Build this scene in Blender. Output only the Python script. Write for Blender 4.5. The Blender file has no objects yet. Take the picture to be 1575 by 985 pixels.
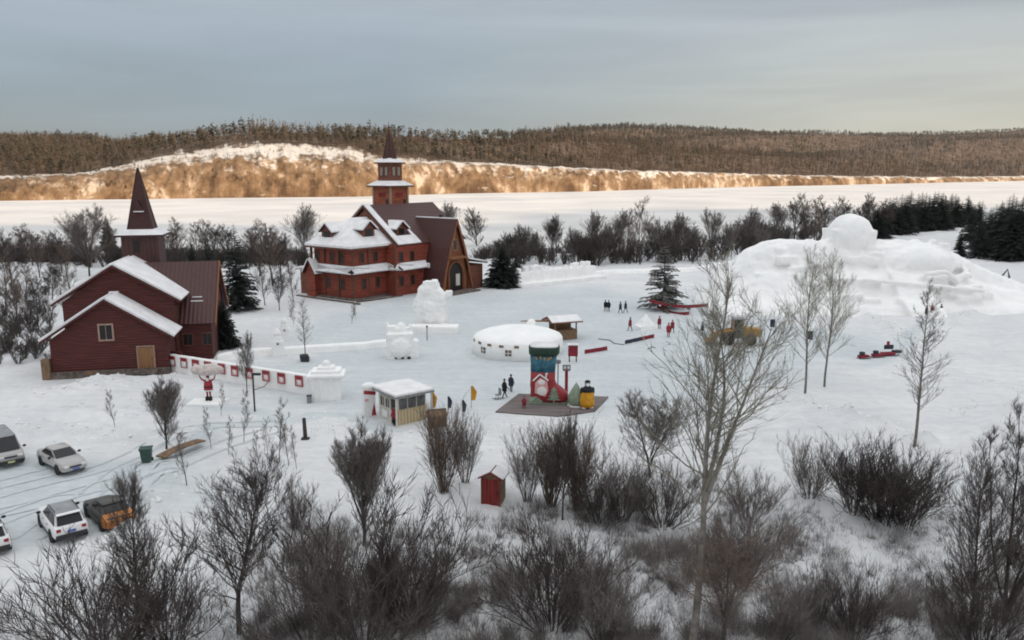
import bpy, bmesh, math, random
import numpy as np
from mathutils import Vector, Matrix
R = math.radians
random.seed(7); rng = np.random.default_rng(7)
S = bpy.context.scene
COL = S.collection
# ------------------------------------------------------------------ camera
H = 20.5; F = 1250.0; CX = 787.5; CY = 492.5
PIT = math.atan((CY - 262.0) / F); CP, SP = math.cos(PIT), math.sin(PIT)
cam = bpy.data.cameras.new('camera'); co = bpy.data.objects.new('camera', cam); COL.objects.link(co)
co.location = (0, 0, H); co.rotation_euler = (R(90) - PIT, 0, 0)
cam.sensor_width = 36; cam.lens = 36 * F / 1575; cam.clip_start = .5; cam.clip_end = 12000
S.camera = co
S.render.resolution_x = 1024; S.render.resolution_y = 640
S.view_settings.view_transform = 'Standard'; S.view_settings.look = 'None'
S.view_settings.gamma = 1; S.view_settings.exposure = 0.76
S.cycles.filter_width = 1.9
# ------------------------------------------------------------------ sky and sun (low sun behind the camera, high thin cloud)
SUN_EL = 11.5; SAZ = (0.6, -0.8)
W = bpy.data.worlds.new('World'); S.world = W; W.use_nodes = True
nt = W.node_tree; N = nt.nodes; L = nt.links; N.clear()
out = N.new('ShaderNodeOutputWorld'); bg = N.new('ShaderNodeBackground'); bg.inputs[1].default_value = 0.1
L.new(bg.outputs[0], out.inputs[0])
sky = N.new('ShaderNodeTexSky'); sky.sky_type = 'NISHITA'; sky.sun_disc = False
sky.sun_elevation = R(SUN_EL); sky.sun_rotation = math.atan2(SAZ[0], SAZ[1]); sky.air_density = 1; sky.dust_density = 1
tc = N.new('ShaderNodeTexCoord'); sep = N.new('ShaderNodeSeparateXYZ'); L.new(tc.outputs['Generated'], sep.inputs[0])
def mth(op, a, b=None, c=None, clamp=False, nodes=None, links=None):
    n_ = (nodes or N).new('ShaderNodeMath'); n_.operation = op; n_.use_clamp = clamp
    for i, v in enumerate((a, b, c)):
        if v is None: continue
        if isinstance(v, (int, float)): n_.inputs[i].default_value = v
        else: (links or L).new(v, n_.inputs[i])
    return n_.outputs[0]
zc = mth('MAXIMUM', sep.outputs[2], 0.0)
lum = mth('MULTIPLY_ADD', zc, 8.6, 1.02)                 # overcast gradient, steepened out of view overhead to brighten the snow
mp = N.new('ShaderNodeMapping'); mp.inputs['Scale'].default_value = (1.2, 1.2, 11); L.new(tc.outputs['Generated'], mp.inputs[0])
nz = N.new('ShaderNodeTexNoise'); nz.inputs['Scale'].default_value = 1.6; nz.inputs['Detail'].default_value = 5; nz.inputs['Distortion'].default_value = .4
L.new(mp.outputs[0], nz.inputs[0])
nv = mth('MULTIPLY_ADD', nz.outputs[0], .64, .68)
lum2 = mth('MULTIPLY', lum, nv)
# hue: blue-grey low down, neutral grey higher, pale cream to the right of the view near the horizon
hi = N.new('ShaderNodeMix'); hi.data_type = 'RGBA'
hi.inputs[6].default_value = (.645, .93, 1.33, 1); hi.inputs[7].default_value = (.97, .995, 1.02, 1)
L.new(mth('MULTIPLY', zc, 4.0, clamp=True), hi.inputs[0])
az = N.new('ShaderNodeVectorMath'); az.operation = 'DOT_PRODUCT'; az.inputs[1].default_value = (.93, .37, 0); L.new(tc.outputs['Generated'], az.inputs[0])
wr = mth('MULTIPLY', mth('MULTIPLY_ADD', az.outputs['Value'], 1.5, -.35, clamp=True), mth('MULTIPLY_ADD', zc, -5.0, 1.0, clamp=True))
wr = mth('MULTIPLY', wr, nv)
wm = N.new('ShaderNodeMix'); wm.data_type = 'RGBA'; wm.inputs[7].default_value = (3.2, 3.02, 2.5, 1)
L.new(wr, wm.inputs[0]); L.new(hi.outputs[2], wm.inputs[6])
cl = N.new('ShaderNodeVectorMath'); cl.operation = 'SCALE'; L.new(wm.outputs[2], cl.inputs[0]); L.new(lum2, cl.inputs['Scale'])
mx = N.new('ShaderNodeMix'); mx.data_type = 'RGBA'; mx.inputs[0].default_value = .87
L.new(sky.outputs[0], mx.inputs[6]); L.new(cl.outputs[0], mx.inputs[7]); L.new(mx.outputs[2], bg.inputs[0])
sl = bpy.data.lights.new('sun', 'SUN'); sl.energy = 3.8; sl.angle = R(.53); sl.color = (1, .76, .50)
so = bpy.data.objects.new('sun', sl); COL.objects.link(so)
ce = math.cos(R(SUN_EL)); sd = Vector((SAZ[0] * ce, SAZ[1] * ce, math.sin(R(SUN_EL))))
so.rotation_euler = sd.to_track_quat('Z', 'Y').to_euler(); so.location = (100, -150, 200)

# ------------------------------------------------------------------ pixel of the photograph -> point on level ground
def ray(px, py):
    xc = (px - CX) / F; yc = -(py - CY) / F
    return xc, CP + yc * SP, -SP + yc * CP
def P0(px, py, z=0.0):
    a, b, c = ray(px, py); t = (z - H) / c
    return a * t, b * t
def ZY(px, py, y):
    a, b, c = ray(px, py); return H + c * y / b
def sst(a, b, x):
    t = np.clip((x - a) / (b - a), 0, 1); return t * t * (3 - 2 * t)
def wav(x, y, wl, seed):
    r = np.random.default_rng(seed); o = 0
    for k in range(7):
        a = r.uniform(0, 6.28); w = 6.283 / (wl * r.uniform(.6, 1.5))
        o = o + np.sin((x * math.cos(a) + y * math.sin(a)) * w + r.uniform(0, 6.28))
    return o / 7 * 1.6
MOUNDS = [(-46, 63, 6, 2.2, 1.0), (-36, 66, 7, 2.0, .7), (-28, 62, 4, 2, .5), (24, 62, 7, 4, 1.2), (33, 55, 8, 4, 1.0), (46, 60, 9, 6, 2.0),
          (-9, 69, 4, 2, .4), (22, 70, 6, 3, .8), (-39, 76, 4, 1.3, .5), (-52, 70, 5, 3, .8)]
RIDGES = [([(0, 668), (70, 662), (150, 668), (230, 684), (330, 676)], .5), ([(140, 855), (230, 800), (255, 745), (240, 715)], .45), ([(500, 668), (580, 676), (680, 676), (760, 662), (870, 662), (960, 648), (1080, 628), (1180, 618)], .4),
          ([(60, 606), (180, 592), (262, 584)], .5), ([(1180, 612), (1260, 640), (1340, 668), (1420, 700)], .6), ([(1330, 480), (1400, 520), (1450, 500), (1520, 470)], .5), ([(470, 640), (520, 655), (545, 690)], .35)]
RSEG = [(P0(*a), P0(*b), h) for pl, h in RIDGES for a, b in zip(pl, pl[1:])]
def shore(x): return 205 + np.clip(x / 150, -.1, 1.2) * 110
def gz(x, y):
    x = np.asarray(x, float); y = np.asarray(y, float)
    z = .05 * wav(x, y, 6, 1) + .015 * wav(x, y, 1.7, 2)
    rough = sst(60, 50, y + .25 * np.abs(x + 10) * 0) * sst(-22, -12, x - (y - 45) * .1) + sst(37, 33, y)
    z = z + np.clip(rough, 0, 1) * (.22 * wav(x, y, 5, 3) + .12 * wav(x, y, 2.2, 4))
    side = sst(34, 46, x) * sst(40, 60, y) + sst(-42, -50, x)
    z = z + np.clip(side, 0, 1) * (.25 * wav(x, y, 9, 5) + .08 * wav(x, y, 3, 6))
    for mx_, my_, sx, sy, h in MOUNDS:
        z = z + h * np.exp(-((x - mx_) / sx) ** 2 - ((y - my_) / sy) ** 2) * (1 + .35 * wav(x, y, 2.5, 8))
    rg_ = 0 * z
    for (ax, ay), (bx, by), h in RSEG:
        L2 = (bx - ax) ** 2 + (by - ay) ** 2; t = np.clip(((x - ax) * (bx - ax) + (y - ay) * (by - ay)) / L2, 0, 1)
        d = np.sqrt((x - ax - t * (bx - ax)) ** 2 + (y - ay - t * (by - ay)) ** 2); rg_ = np.maximum(rg_, h * np.exp(-(d / 1.1) ** 2))
    z = z + rg_ * (1 + .7 * wav(x, y, 2.6, 14) + .4 * wav(x, y, 1.4, 15))
    s = sst(-12, 22, y - shore(x)); z = z * (1 - s) - 6.5 * s
    rid = sst(-55, -250, y) * sst(-900, -520, y)  # ridge behind the camera, out of view, added and shaped to block the sun
    z = z + rid * (150 + 42 * sst(350, 700, x) + 8 * wav(x, y, 190, 9) + 4 * wav(x, y, 50, 10))
    return z
def P(px, py):
    x, y = P0(px, py); z = float(gz(x, y))
    for _ in range(3):
        x, y = P0(px, py, z); z = float(gz(x, y))
    return x, y, z

# ------------------------------------------------------------------ materials
def nodes_of(name):
    m = bpy.data.materials.new(name); m.use_nodes = True
    return m, m.node_tree.nodes, m.node_tree.links, m.node_tree.nodes['Principled BSDF']
def mat(name, c, rough=.7, var=.25, scale=3.0, bump=0.0, c2=None, stretch=(1, 1, 1), metal=0, coord='Object', detail=4, spec=.4):
    m, n, l, b = nodes_of(name)
    t = n.new('ShaderNodeTexCoord'); mp = n.new('ShaderNodeMapping'); mp.inputs['Scale'].default_value = stretch
    l.new(t.outputs[coord], mp.inputs[0])
    z = n.new('ShaderNodeTexNoise'); z.inputs['Scale'].default_value = scale; z.inputs['Detail'].default_value = detail
    l.new(mp.outputs[0], z.inputs[0])
    r = n.new('ShaderNodeValToRGB'); e = r.color_ramp.elements
    e[0].position = .3; e[1].position = .7
    e[0].color = tuple(v * (1 - var) for v in c) + (1,); e[1].color = tuple(c2 or [min(1, v * (1 + var)) for v in c]) + (1,)
    l.new(z.outputs[0], r.inputs[0]); l.new(r.outputs[0], b.inputs['Base Color'])
    b.inputs['Roughness'].default_value = rough; b.inputs['Metallic'].default_value = metal
    b.inputs['Specular IOR Level'].default_value = spec
    if bump:
        bp = n.new('ShaderNodeBump'); bp.inputs['Strength'].default_value = bump; bp.inputs['Distance'].default_value = .1
        l.new(z.outputs[0], bp.inputs['Height']); l.new(bp.outputs[0], b.inputs['Normal'])
    return m
def plank_mat(name, c, per=.24, var=.35, axis='Z', rough=.75):
    m, n, l, b = nodes_of(name)
    t = n.new('ShaderNodeTexCoord'); w = n.new('ShaderNodeTexWave'); w.bands_direction = axis; w.wave_profile = 'SIN'
    w.inputs['Scale'].default_value = .314 / per; w.inputs['Distortion'].default_value = .3
    l.new(t.outputs['Object'], w.inputs[0])
    mp = n.new('ShaderNodeMapping'); mp.inputs['Scale'].default_value = (.5, .5, 5) if axis == 'Z' else (5, 5, .4)
    l.new(t.outputs['Object'], mp.inputs[0])
    z = n.new('ShaderNodeTexNoise'); z.inputs['Scale'].default_value = 1.1; z.inputs['Detail'].default_value = 5; l.new(mp.outputs[0], z.inputs[0])
    r = n.new('ShaderNodeValToRGB'); e = r.color_ramp.elements; e[0].position = .3; e[1].position = .72
    e[0].color = tuple(v * (1 - var) for v in c) + (1,); e[1].color = tuple(v * (1 + var) for v in c) + (1,)
    l.new(z.outputs[0], r.inputs[0])
    mm = n.new('ShaderNodeMix'); mm.data_type = 'RGBA'; mm.blend_type = 'MULTIPLY'; mm.inputs[0].default_value = .35
    l.new(r.outputs[0], mm.inputs[6]); l.new(w.outputs[0], mm.inputs[7]); l.new(mm.outputs[2], b.inputs['Base Color'])
    bp = n.new('ShaderNodeBump'); bp.inputs['Strength'].default_value = .7; bp.inputs['Distance'].default_value = .06
    l.new(w.outputs[0], bp.inputs['Height']); l.new(bp.outputs[0], b.inputs['Normal'])
    b.inputs['Roughness'].default_value = rough
    return m
def snow_mat(name, c1, c2, scale, bump=.4, fine=True):
    m, n, l, b = nodes_of(name)
    t = n.new('ShaderNodeTexCoord')
    z = n.new('ShaderNodeTexNoise'); z.inputs['Scale'].default_value = scale; z.inputs['Detail'].default_value = 6; z.inputs['Roughness'].default_value = .6
    l.new(t.outputs['Object'], z.inputs[0])
    r = n.new('ShaderNodeValToRGB'); e = r.color_ramp.elements; e[0].position = .36; e[1].position = .64
    e[0].color = c1 + (1,); e[1].color = c2 + (1,)
    l.new(z.outputs[0], r.inputs[0]); l.new(r.outputs[0], b.inputs['Base Color'])
    z2 = n.new('ShaderNodeTexNoise'); z2.inputs['Scale'].default_value = 1.6; z2.inputs['Detail'].default_value = 8; z2.inputs['Roughness'].default_value = .65
    l.new(t.outputs['Object'], z2.inputs[0])
    bp = n.new('ShaderNodeBump'); bp.inputs['Strength'].default_value = bump; bp.inputs['Distance'].default_value = .35
    l.new(z2.outputs[0], bp.inputs['Height']); l.new(bp.outputs[0], b.inputs['Normal'])
    b.inputs['Roughness'].default_value = .8; b.inputs['Specular IOR Level'].default_value = .15
    return m
M = {}
def ground_mat():
    m, n, l, b = nodes_of('ground_snow'); t = n.new('ShaderNodeTexCoord'); at = n.new('ShaderNodeAttribute'); at.attribute_name = 'packed'
    def noise(sc, det=6, ro=.6, st=(1, 1, 1), dist=0):
        mp = n.new('ShaderNodeMapping'); mp.inputs['Scale'].default_value = st; mp.inputs['Rotation'].default_value = (0, 0, .45); l.new(t.outputs['Object'], mp.inputs[0])
        z = n.new('ShaderNodeTexNoise'); z.inputs['Scale'].default_value = sc; z.inputs['Detail'].default_value = det; z.inputs['Roughness'].default_value = ro; z.inputs['Distortion'].default_value = dist; l.new(mp.outputs[0], z.inputs[0]); return z.outputs[0]
    def ramp(f, p0, c0, p1, c1):
        r = n.new('ShaderNodeValToRGB'); e = r.color_ramp.elements; e[0].position = p0; e[1].position = p1; e[0].color = c0 + (1,); e[1].color = c1 + (1,); l.new(f, r.inputs[0]); return r.outputs[0]
    def mix(f, a_, b_, mode='MIX'):
        x = n.new('ShaderNodeMix'); x.data_type = 'RGBA'; x.blend_type = mode
        if isinstance(f, float): x.inputs[0].default_value = f
        else: l.new(f, x.inputs[0])
        l.new(a_, x.inputs[6]); l.new(b_, x.inputs[7]); return x.outputs[2]
    fresh = ramp(noise(.12), .35, (.70, .705, .71), .65, (.80, .795, .785)); pack = ramp(noise(.10), .35, (.58, .62, .635), .65, (.66, .685, .69))
    c = mix(at.outputs['Fac'], fresh, pack)
    c = mix(.5, c, ramp(noise(.9, 8, .7), .35, (.80, .80, .81), .62, (1, 1, 1)), 'MULTIPLY')
    c = mix(.35, c, ramp(noise(1.1, 5, .6, (.10, 1.6, 1), .6), .42, (.80, .82, .84), .6, (1, 1, 1)), 'MULTIPLY')
    l.new(c, b.inputs['Base Color']); h1 = noise(1.3, 9, .68)
    bp = n.new('ShaderNodeBump'); bp.inputs['Strength'].default_value = .55; bp.inputs['Distance'].default_value = .5; l.new(h1, bp.inputs['Height']); l.new(bp.outputs[0], b.inputs['Normal'])
    b.inputs['Roughness'].default_value = .8; b.inputs['Specular IOR Level'].default_value = .15; return m
M['ground'] = ground_mat()
M['snow'] = snow_mat('fresh_snow', (.86, .855, .84), (.93, .92, .90), .5, .45)
M['roofsnow'] = snow_mat('roof_snow_white', (.70, .69, .70), (.84, .82, .82), .8, .3)
M['river'] = snow_mat('river_snow', (.56, .55, .54), (.73, .70, .67), .012, .1)
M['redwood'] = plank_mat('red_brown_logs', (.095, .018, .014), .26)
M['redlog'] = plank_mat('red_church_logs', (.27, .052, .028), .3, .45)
M['brownwall'] = plank_mat('brown_church_logs', (.19, .065, .04), .3)
M['orange'] = plank_mat('orange_boards', (.29, .105, .042), .2, .3, 'X')
M['towerwood'] = plank_mat('tower_boards', (.36, .10, .045), .25, .45)
M['maroon'] = mat('maroon_metal_roof', (.055, .02, .018), .55, .2, 2, .2, stretch=(1, 1, .3))
M['maroonP'] = plank_mat('maroon_roof_panels', (.075, .022, .019), .45, .25, 'X', .55)
M['spire'] = mat('spire_maroon', (.05, .014, .013), .55, .25, 3)
M['trim'] = mat('pale_trim', (.33, .22, .17), .6, .2, 4)
M['trimd'] = mat('brown_trim', (.12, .045, .025), .6, .2, 4)
M['stone'] = mat('stone_base', (.13, .105, .09), .9, .5, 2.5, .5)
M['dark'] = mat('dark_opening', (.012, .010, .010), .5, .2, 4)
M['boothglass'] = mat('booth_glass', (.10, .115, .125), .2, .3, 3, spec=.5)
M['paleglass'] = mat('painted_reflection_glass', (.30, .27, .24), .15, .2, 3, spec=.6)  # pale base colour stands in for sky glow reflected in the lantern panes
M['glass'] = mat('window_glass', (.014, .014, .016), .25, .2, 3, spec=.35)
M['doorwood'] = plank_mat('door_boards', (.33, .17, .075), .16, .2, 'X')
M['cream'] = mat('cream_panel', (.60, .57, .50), .6, .08, 2)
M['beige'] = plank_mat('beige_panel', (.60, .48, .30), .3, .06, 'X')
M['white'] = mat('white_paint', (.75, .74, .73), .5, .06, 3)
M['pink'] = mat('pink_print', (.68, .36, .36), .6, .15, 6)
M['red'] = mat('red_paint', (.27, .022, .028), .5, .2, 4)
M['redcloth'] = mat('red_cloth', (.22, .022, .035), .85, .3, 6)
M['palecloth'] = mat('pale_cloth', (.52, .46, .43), .85, .2, 5)
M['blue'] = mat('blue_print', (.025, .10, .17), .5, .45, 2.2, c2=(.05, .19, .26))
M['green'] = mat('dark_green', (.012, .038, .025), .6, .3, 4)
M['palegreen'] = mat('pale_green', (.22, .27, .20), .6, .25, 3)
M['yellow'] = mat('orange_yellow', (.55, .25, .01), .55, .25, 3)
M['black'] = mat('black_cloth', (.012, .012, .014), .8, .3, 5)
M['navy'] = mat('navy_cloth', (.03, .035, .06), .85, .3, 5)
M['skin'] = mat('skin', (.42, .24, .17), .6, .1, 8)
M['grey'] = mat('grey_paint', (.22, .23, .24), .5, .15, 3)
M['mat'] = mat('grey_brown_boards', (.16, .135, .13), .85, .3, 1.2, .2, stretch=(.3, 2, 1))
M['wood'] = mat('weathered_timber', (.19, .12, .07), .8, .35, 3, .2)
M['shedred'] = plank_mat('shed_red', (.23, .022, .018), .22, .3, 'X')
M['loader'] = mat('loader_yellow', (.42, .21, .03), .5, .35, 1.5)
M['tyre'] = mat('tyre_rubber', (.018, .018, .019), .9, .2, 6)
M['rim'] = mat('alloy_rim', (.35, .35, .36), .35, .1, 5, metal=.8)
M['carsilver'] = mat('silver_car_paint', (.40, .385, .375), .35, .06, 1.2, spec=.5)
M['carwhite'] = mat('white_car_paint', (.78, .77, .77), .3, .05, 1.2, spec=.5)
M['cardark'] = mat('dark_car_paint', (.045, .043, .035), .35, .2, 1.2, spec=.5)
M['carorange'] = mat('orange_car_paint', (.50, .17, .02), .35, .2, 2, spec=.5)
M['plastic'] = mat('dark_plastic', (.03, .03, .032), .6, .2, 3)
M['lamp'] = mat('headlamp_lens', (.72, .72, .70), .15, .08, 6)
M['redlamp'] = mat('tail_lamp_lens', (.30, .02, .02), .2, .15, 6)
M['plate'] = mat('number_plate', (.10, .16, .42), .5, .1, 5)
M['plateg'] = mat('green_plate', (.45, .52, .25), .5, .1, 5)
M['bin'] = mat('green_bin', (.035, .075, .06), .5, .2, 4)
M['roofgrey'] = mat('frosted_grey_paint', (.26, .27, .28), .6, .2, 2)
M['bark'] = mat('dark_bark', (.055, .046, .042), .9, .4, 4)
M['barkpale'] = mat('pale_bark', (.17, .155, .135), .9, .45, 3)
M['twigdark'] = mat('dark_twigs', (.068, .055, .050), .9, .35, 1.5)
M['twiggrey'] = mat('grey_twigs', (.15, .13, .12), .9, .35, 1.5)
M['twigpale'] = mat('pale_yellow_twigs', (.205, .19, .15), .9, .3, 1.5)
M['twigbrown'] = mat('brown_twigs', (.135, .10, .08), .9, .35, 1.5)
M['needle'] = mat('spruce_needles', (.022, .028, .022), .9, .45, 2)
M['needlegrey'] = mat('frosted_needles', (.115, .11, .10), .9, .4, 2, c2=(.20, .19, .18))
M['grass'] = mat('dry_undergrowth', (.10, .085, .08), .9, .5, 1.3, c2=(.62, .60, .60))
M['farpine'] = mat('far_pine', (.045, .037, .020), .9, .25, .02)
M['farlarch'] = mat('far_larch', (.075, .050, .032), .9, .25, .02)
def hills_mat():
    m, n, l, b = nodes_of('hill_cover')
    a = n.new('ShaderNodeAttribute'); a.attribute_name = 'zone'
    t = n.new('ShaderNodeTexCoord')
    z = n.new('ShaderNodeTexNoise'); z.inputs['Scale'].default_value = .11; z.inputs['Detail'].default_value = 9; z.inputs['Roughness'].default_value = .66
    mp = n.new('ShaderNodeMapping'); mp.inputs['Scale'].default_value = (1, 1, .55); l.new(t.outputs['Object'], mp.inputs[0]); l.new(mp.outputs[0], z.inputs[0])
    r = n.new('ShaderNodeValToRGB'); e = r.color_ramp.elements; e[0].position = .36; e[0].color = (.085, .053, .032, 1); e[1].position = .5; e[1].color = (.185, .122, .075, 1)
    x = r.color_ramp.elements.new(.58); x.color = (.26, .185, .125, 1); x = r.color_ramp.elements.new(.66); x.color = (.46, .39, .33, 1)
    z3 = n.new('ShaderNodeTexNoise'); z3.inputs['Scale'].default_value = .022; z3.inputs['Detail'].default_value = 5; z3.inputs['Distortion'].default_value = .8; l.new(t.outputs['Object'], z3.inputs[0])
    l.new(mth('MULTIPLY_ADD', z3.outputs[0], .8, mth('MULTIPLY_ADD', z.outputs[0], .75, -.275, nodes=n, links=l), nodes=n, links=l), r.inputs[0])
    z2 = n.new('ShaderNodeTexNoise'); z2.inputs['Scale'].default_value = .03; z2.inputs['Detail'].default_value = 6; l.new(t.outputs['Object'], z2.inputs[0])
    fr = n.new('ShaderNodeValToRGB'); e = fr.color_ramp.elements; e[0].position = .4; e[0].color = (.075, .050, .033, 1); e[1].position = .75; e[1].color = (.19, .135, .10, 1)
    l.new(z2.outputs[0], fr.inputs[0])
    s = n.new('ShaderNodeSeparateColor'); l.new(a.outputs['Color'], s.inputs[0])
    zb = n.new('ShaderNodeTexNoise'); zb.inputs['Scale'].default_value = .06; zb.inputs['Detail'].default_value = 8; zb.inputs['Roughness'].default_value = .7
    mb_ = n.new('ShaderNodeMapping'); mb_.inputs['Scale'].default_value = (1, 1, 2.2); l.new(t.outputs['Object'], mb_.inputs[0]); l.new(mb_.outputs[0], zb.inputs[0])
    def brk(sock, k):
        q = mth('SUBTRACT', zb.outputs[0], .5, nodes=n, links=l); q = mth('MULTIPLY_ADD', q, 2.4, sock, nodes=n, links=l); q = mth('SUBTRACT', q, .5, nodes=n, links=l); return mth('MULTIPLY_ADD', q, k, .5, clamp=True, nodes=n, links=l)
    f0, f1 = brk(s.outputs[0], 2.2), brk(s.outputs[1], 2.0)
    m1 = n.new('ShaderNodeMix'); m1.data_type = 'RGBA'; l.new(f0, m1.inputs[0]); m1.inputs[6].default_value = (.62, .58, .54, 1); l.new(r.outputs[0], m1.inputs[7])
    m2 = n.new('ShaderNodeMix'); m2.data_type = 'RGBA'; l.new(f1, m2.inputs[0]); l.new(m1.outputs[2], m2.inputs[6]); l.new(fr.outputs[0], m2.inputs[7])
    l.new(m2.outputs[2], b.inputs['Base Color']); b.inputs['Roughness'].default_value = .9; b.inputs['Specular IOR Level'].default_value = .1
    bp = n.new('ShaderNodeBump'); bp.inputs['Strength'].default_value = .8; bp.inputs['Distance'].default_value = 4
    l.new(z.outputs[0], bp.inputs['Height']); l.new(bp.outputs[0], b.inputs['Normal'])
    return m
M['hills'] = hills_mat()

# ------------------------------------------------------------------ mesh helpers
class MB:
    def __init__(s): s.v = []; s.f = []; s.mi = []; s.k = 0
    def add(s, vs, fs):
        o = len(s.v); s.v += [tuple(q) for q in vs]; s.f += [tuple(i + o for i in q) for q in fs]; s.mi += [s.k] * len(fs); return s
    def box(s, c, d, rz=0, ry=0, rx=0):
        x, y, z = (q / 2 for q in d); m = Matrix.Rotation(rz, 3, 'Z') @ Matrix.Rotation(ry, 3, 'Y') @ Matrix.Rotation(rx, 3, 'X'); c = Vector(c)
        vs = [c + m @ Vector((a * x, b * y, e * z)) for e in (-1, 1) for a, b in ((-1, -1), (1, -1), (1, 1), (-1, 1))]
        return s.add(vs, [(3, 2, 1, 0), (4, 5, 6, 7), (0, 1, 5, 4), (1, 2, 6, 5), (2, 3, 7, 6), (3, 0, 4, 7)])
    def loft(s, rings, cap=True, closed=True):
        n = len(rings[0]); vs = [p for r in rings for p in r]; fs = []
        for i in range(len(rings) - 1):
            for j in range(n if closed else n - 1):
                k = (j + 1) % n; fs.append((i * n + j, i * n + k, (i + 1) * n + k, (i + 1) * n + j))
        if cap: fs += [tuple(range(n - 1, -1, -1)), tuple((len(rings) - 1) * n + j for j in range(n))]
        return s.add(vs, fs)
    def slab(s, pts, d):                                  # polygon pushed along d
        d = Vector(d); a = [Vector(p) for p in pts]; return s.loft([a, [p + d for p in a]])
    def tube(s, pts, rad, n=6, cap=True):
        pts = [Vector(p) for p in pts]; rings = []
        for i, p in enumerate(pts):
            t = (pts[min(i + 1, len(pts) - 1)] - pts[max(i - 1, 0)]).normalized()
            u = t.cross(Vector((0, 0, 1)) if abs(t.z) < .9 else Vector((1, 0, 0))).normalized(); w = t.cross(u)
            r = rad if isinstance(rad, (int, float)) else rad[i]
            rings.append([p + (u * math.cos(6.2832 * k / n) + w * math.sin(6.2832 * k / n)) * r for k in range(n)])
        return s.loft(rings, cap)
    def ell(s, c, r, nu=12, nv=8, zmin=-1.0):
        rings = []
        for i in range(nv + 1):
            a = math.asin(max(-1, zmin)) + (math.pi / 2 - math.asin(max(-1, zmin))) * i / nv
            q = max(math.cos(a), .02)
            rings.append([(c[0] + r[0] * q * math.cos(6.2832 * k / nu), c[1] + r[1] * q * math.sin(6.2832 * k / nu), c[2] + r[2] * math.sin(a)) for k in range(nu)])
        return s.loft(rings)
    def mesh(s, name, mats):
        me = bpy.data.meshes.new(name); me.from_pydata(s.v, [], s.f); me.update()
        for m in (mats if isinstance(mats, (list, tuple)) else [mats]): me.materials.append(m)
        if any(s.mi): me.polygons.foreach_set('material_index', s.mi)
        return me
    def build(s, name, mats, parent=None, smooth=False, bevel=0):
        me = s.mesh(name, mats)
        if bevel or not smooth:
            bm = bmesh.new(); bm.from_mesh(me); bmesh.ops.recalc_face_normals(bm, faces=bm.faces)
            if bevel: bmesh.ops.bevel(bm, geom=[e for e in bm.edges], offset=bevel, segments=2, profile=.6, affect='EDGES', clamp_overlap=True)
            bm.to_mesh(me); bm.free()
        if smooth: me.polygons.foreach_set('use_smooth', [True] * len(me.polygons))
        return link(name, me, parent)
def link(name, me, parent=None):
    o = bpy.data.objects.new(name, me); COL.objects.link(o)
    if parent: o.parent = parent
    return o
def npmesh(name, V, Fc, mats, k):
    me = bpy.data.meshes.new(name); V = np.asarray(V, np.float32); Fc = np.asarray(Fc, np.int32)
    me.vertices.add(len(V)); me.vertices.foreach_set('co', V.ravel())
    me.loops.add(Fc.size); me.loops.foreach_set('vertex_index', Fc.ravel())
    me.polygons.add(len(Fc)); me.polygons.foreach_set('loop_start', np.arange(0, Fc.size, k, dtype=np.int32))
    me.polygons.foreach_set('loop_total', np.full(len(Fc), k, np.int32)); me.update(calc_edges=True); me.validate()
    for m in (mats if isinstance(mats, list) else [mats]): me.materials.append(m)
    return me
def tag(o, label=None, cat=None, group=None, kind=None):
    if label and not kind: kind = 'thing'
    if label: o['label'] = label
    if cat: o['category'] = cat
    if group: o['group'] = group
    if kind: o['kind'] = kind
    return o
def thing(name, label, cat, loc=(0, 0, 0), rz=0, group=None, sc=None):
    o = bpy.data.objects.new(name, None); COL.objects.link(o); o.location = loc; o.rotation_euler = (0, 0, rz); o.empty_display_size = .3
    if sc: o.scale = (sc, sc, sc) if isinstance(sc, (int, float)) else sc
    return tag(o, label, cat, group)
def copy_tree(o, parent=None):
    c = o.copy(); COL.objects.link(c)
    if parent: c.parent = parent
    for ch in list(o.children): copy_tree(ch, c)
    return c
def carve(o, voxel, smooth=3, disp=0.0, dsize=1.0):       # fuse primitives into one worn lump of snow
    m = o.modifiers.new('r', 'REMESH'); m.mode = 'VOXEL'; m.voxel_size = voxel
    if smooth: k = o.modifiers.new('s', 'SMOOTH'); k.iterations = smooth; k.factor = .5
    if disp:
        t = bpy.data.textures.new('worn', 'CLOUDS'); t.noise_scale = dsize
        d = o.modifiers.new('d', 'DISPLACE'); d.texture = t; d.strength = disp; d.texture_coords = 'LOCAL'
    dg = bpy.context.evaluated_depsgraph_get(); me = bpy.data.meshes.new_from_object(o.evaluated_get(dg)); old = o.data
    o.modifiers.clear(); o.data = me; me.name = old.name
    me.polygons.foreach_set('use_smooth', [True] * len(me.polygons)); return o

# ------------------------------------------------------------------ terrain
def axis(segs):
    o = []
    for a, b, st in segs: o += list(np.arange(a, b, st))
    return np.array(o + [segs[-1][1]])
def grid_faces(nx, ny):
    i = np.arange(nx - 1); j = np.arange(ny - 1); I, J = np.meshgrid(i, j); a = (J * nx + I).ravel()
    return np.stack([a, a + 1, a + nx + 1, a + nx], 1)
xs = axis([(-3600, -600, 250), (-600, -150, 25), (-150, -60, 3), (-60, 70, .7), (70, 160, 3), (160, 600, 25), (600, 4200, 250)])
ys = axis([(-900, -500, 50), (-500, -60, 15), (-60, 26, 5), (26, 72, .6), (72, 150, 1.2), (150, 360, 4), (360, 420, 20)])
X, Yg = np.meshgrid(xs, ys); Zg = gz(X, Yg)
me = npmesh('snow_ground', np.stack([X.ravel(), Yg.ravel(), Zg.ravel()], 1), grid_faces(len(xs), len(ys)), M['ground'], 4)
me.polygons.foreach_set('use_smooth', [True] * len(me.polygons))
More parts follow.
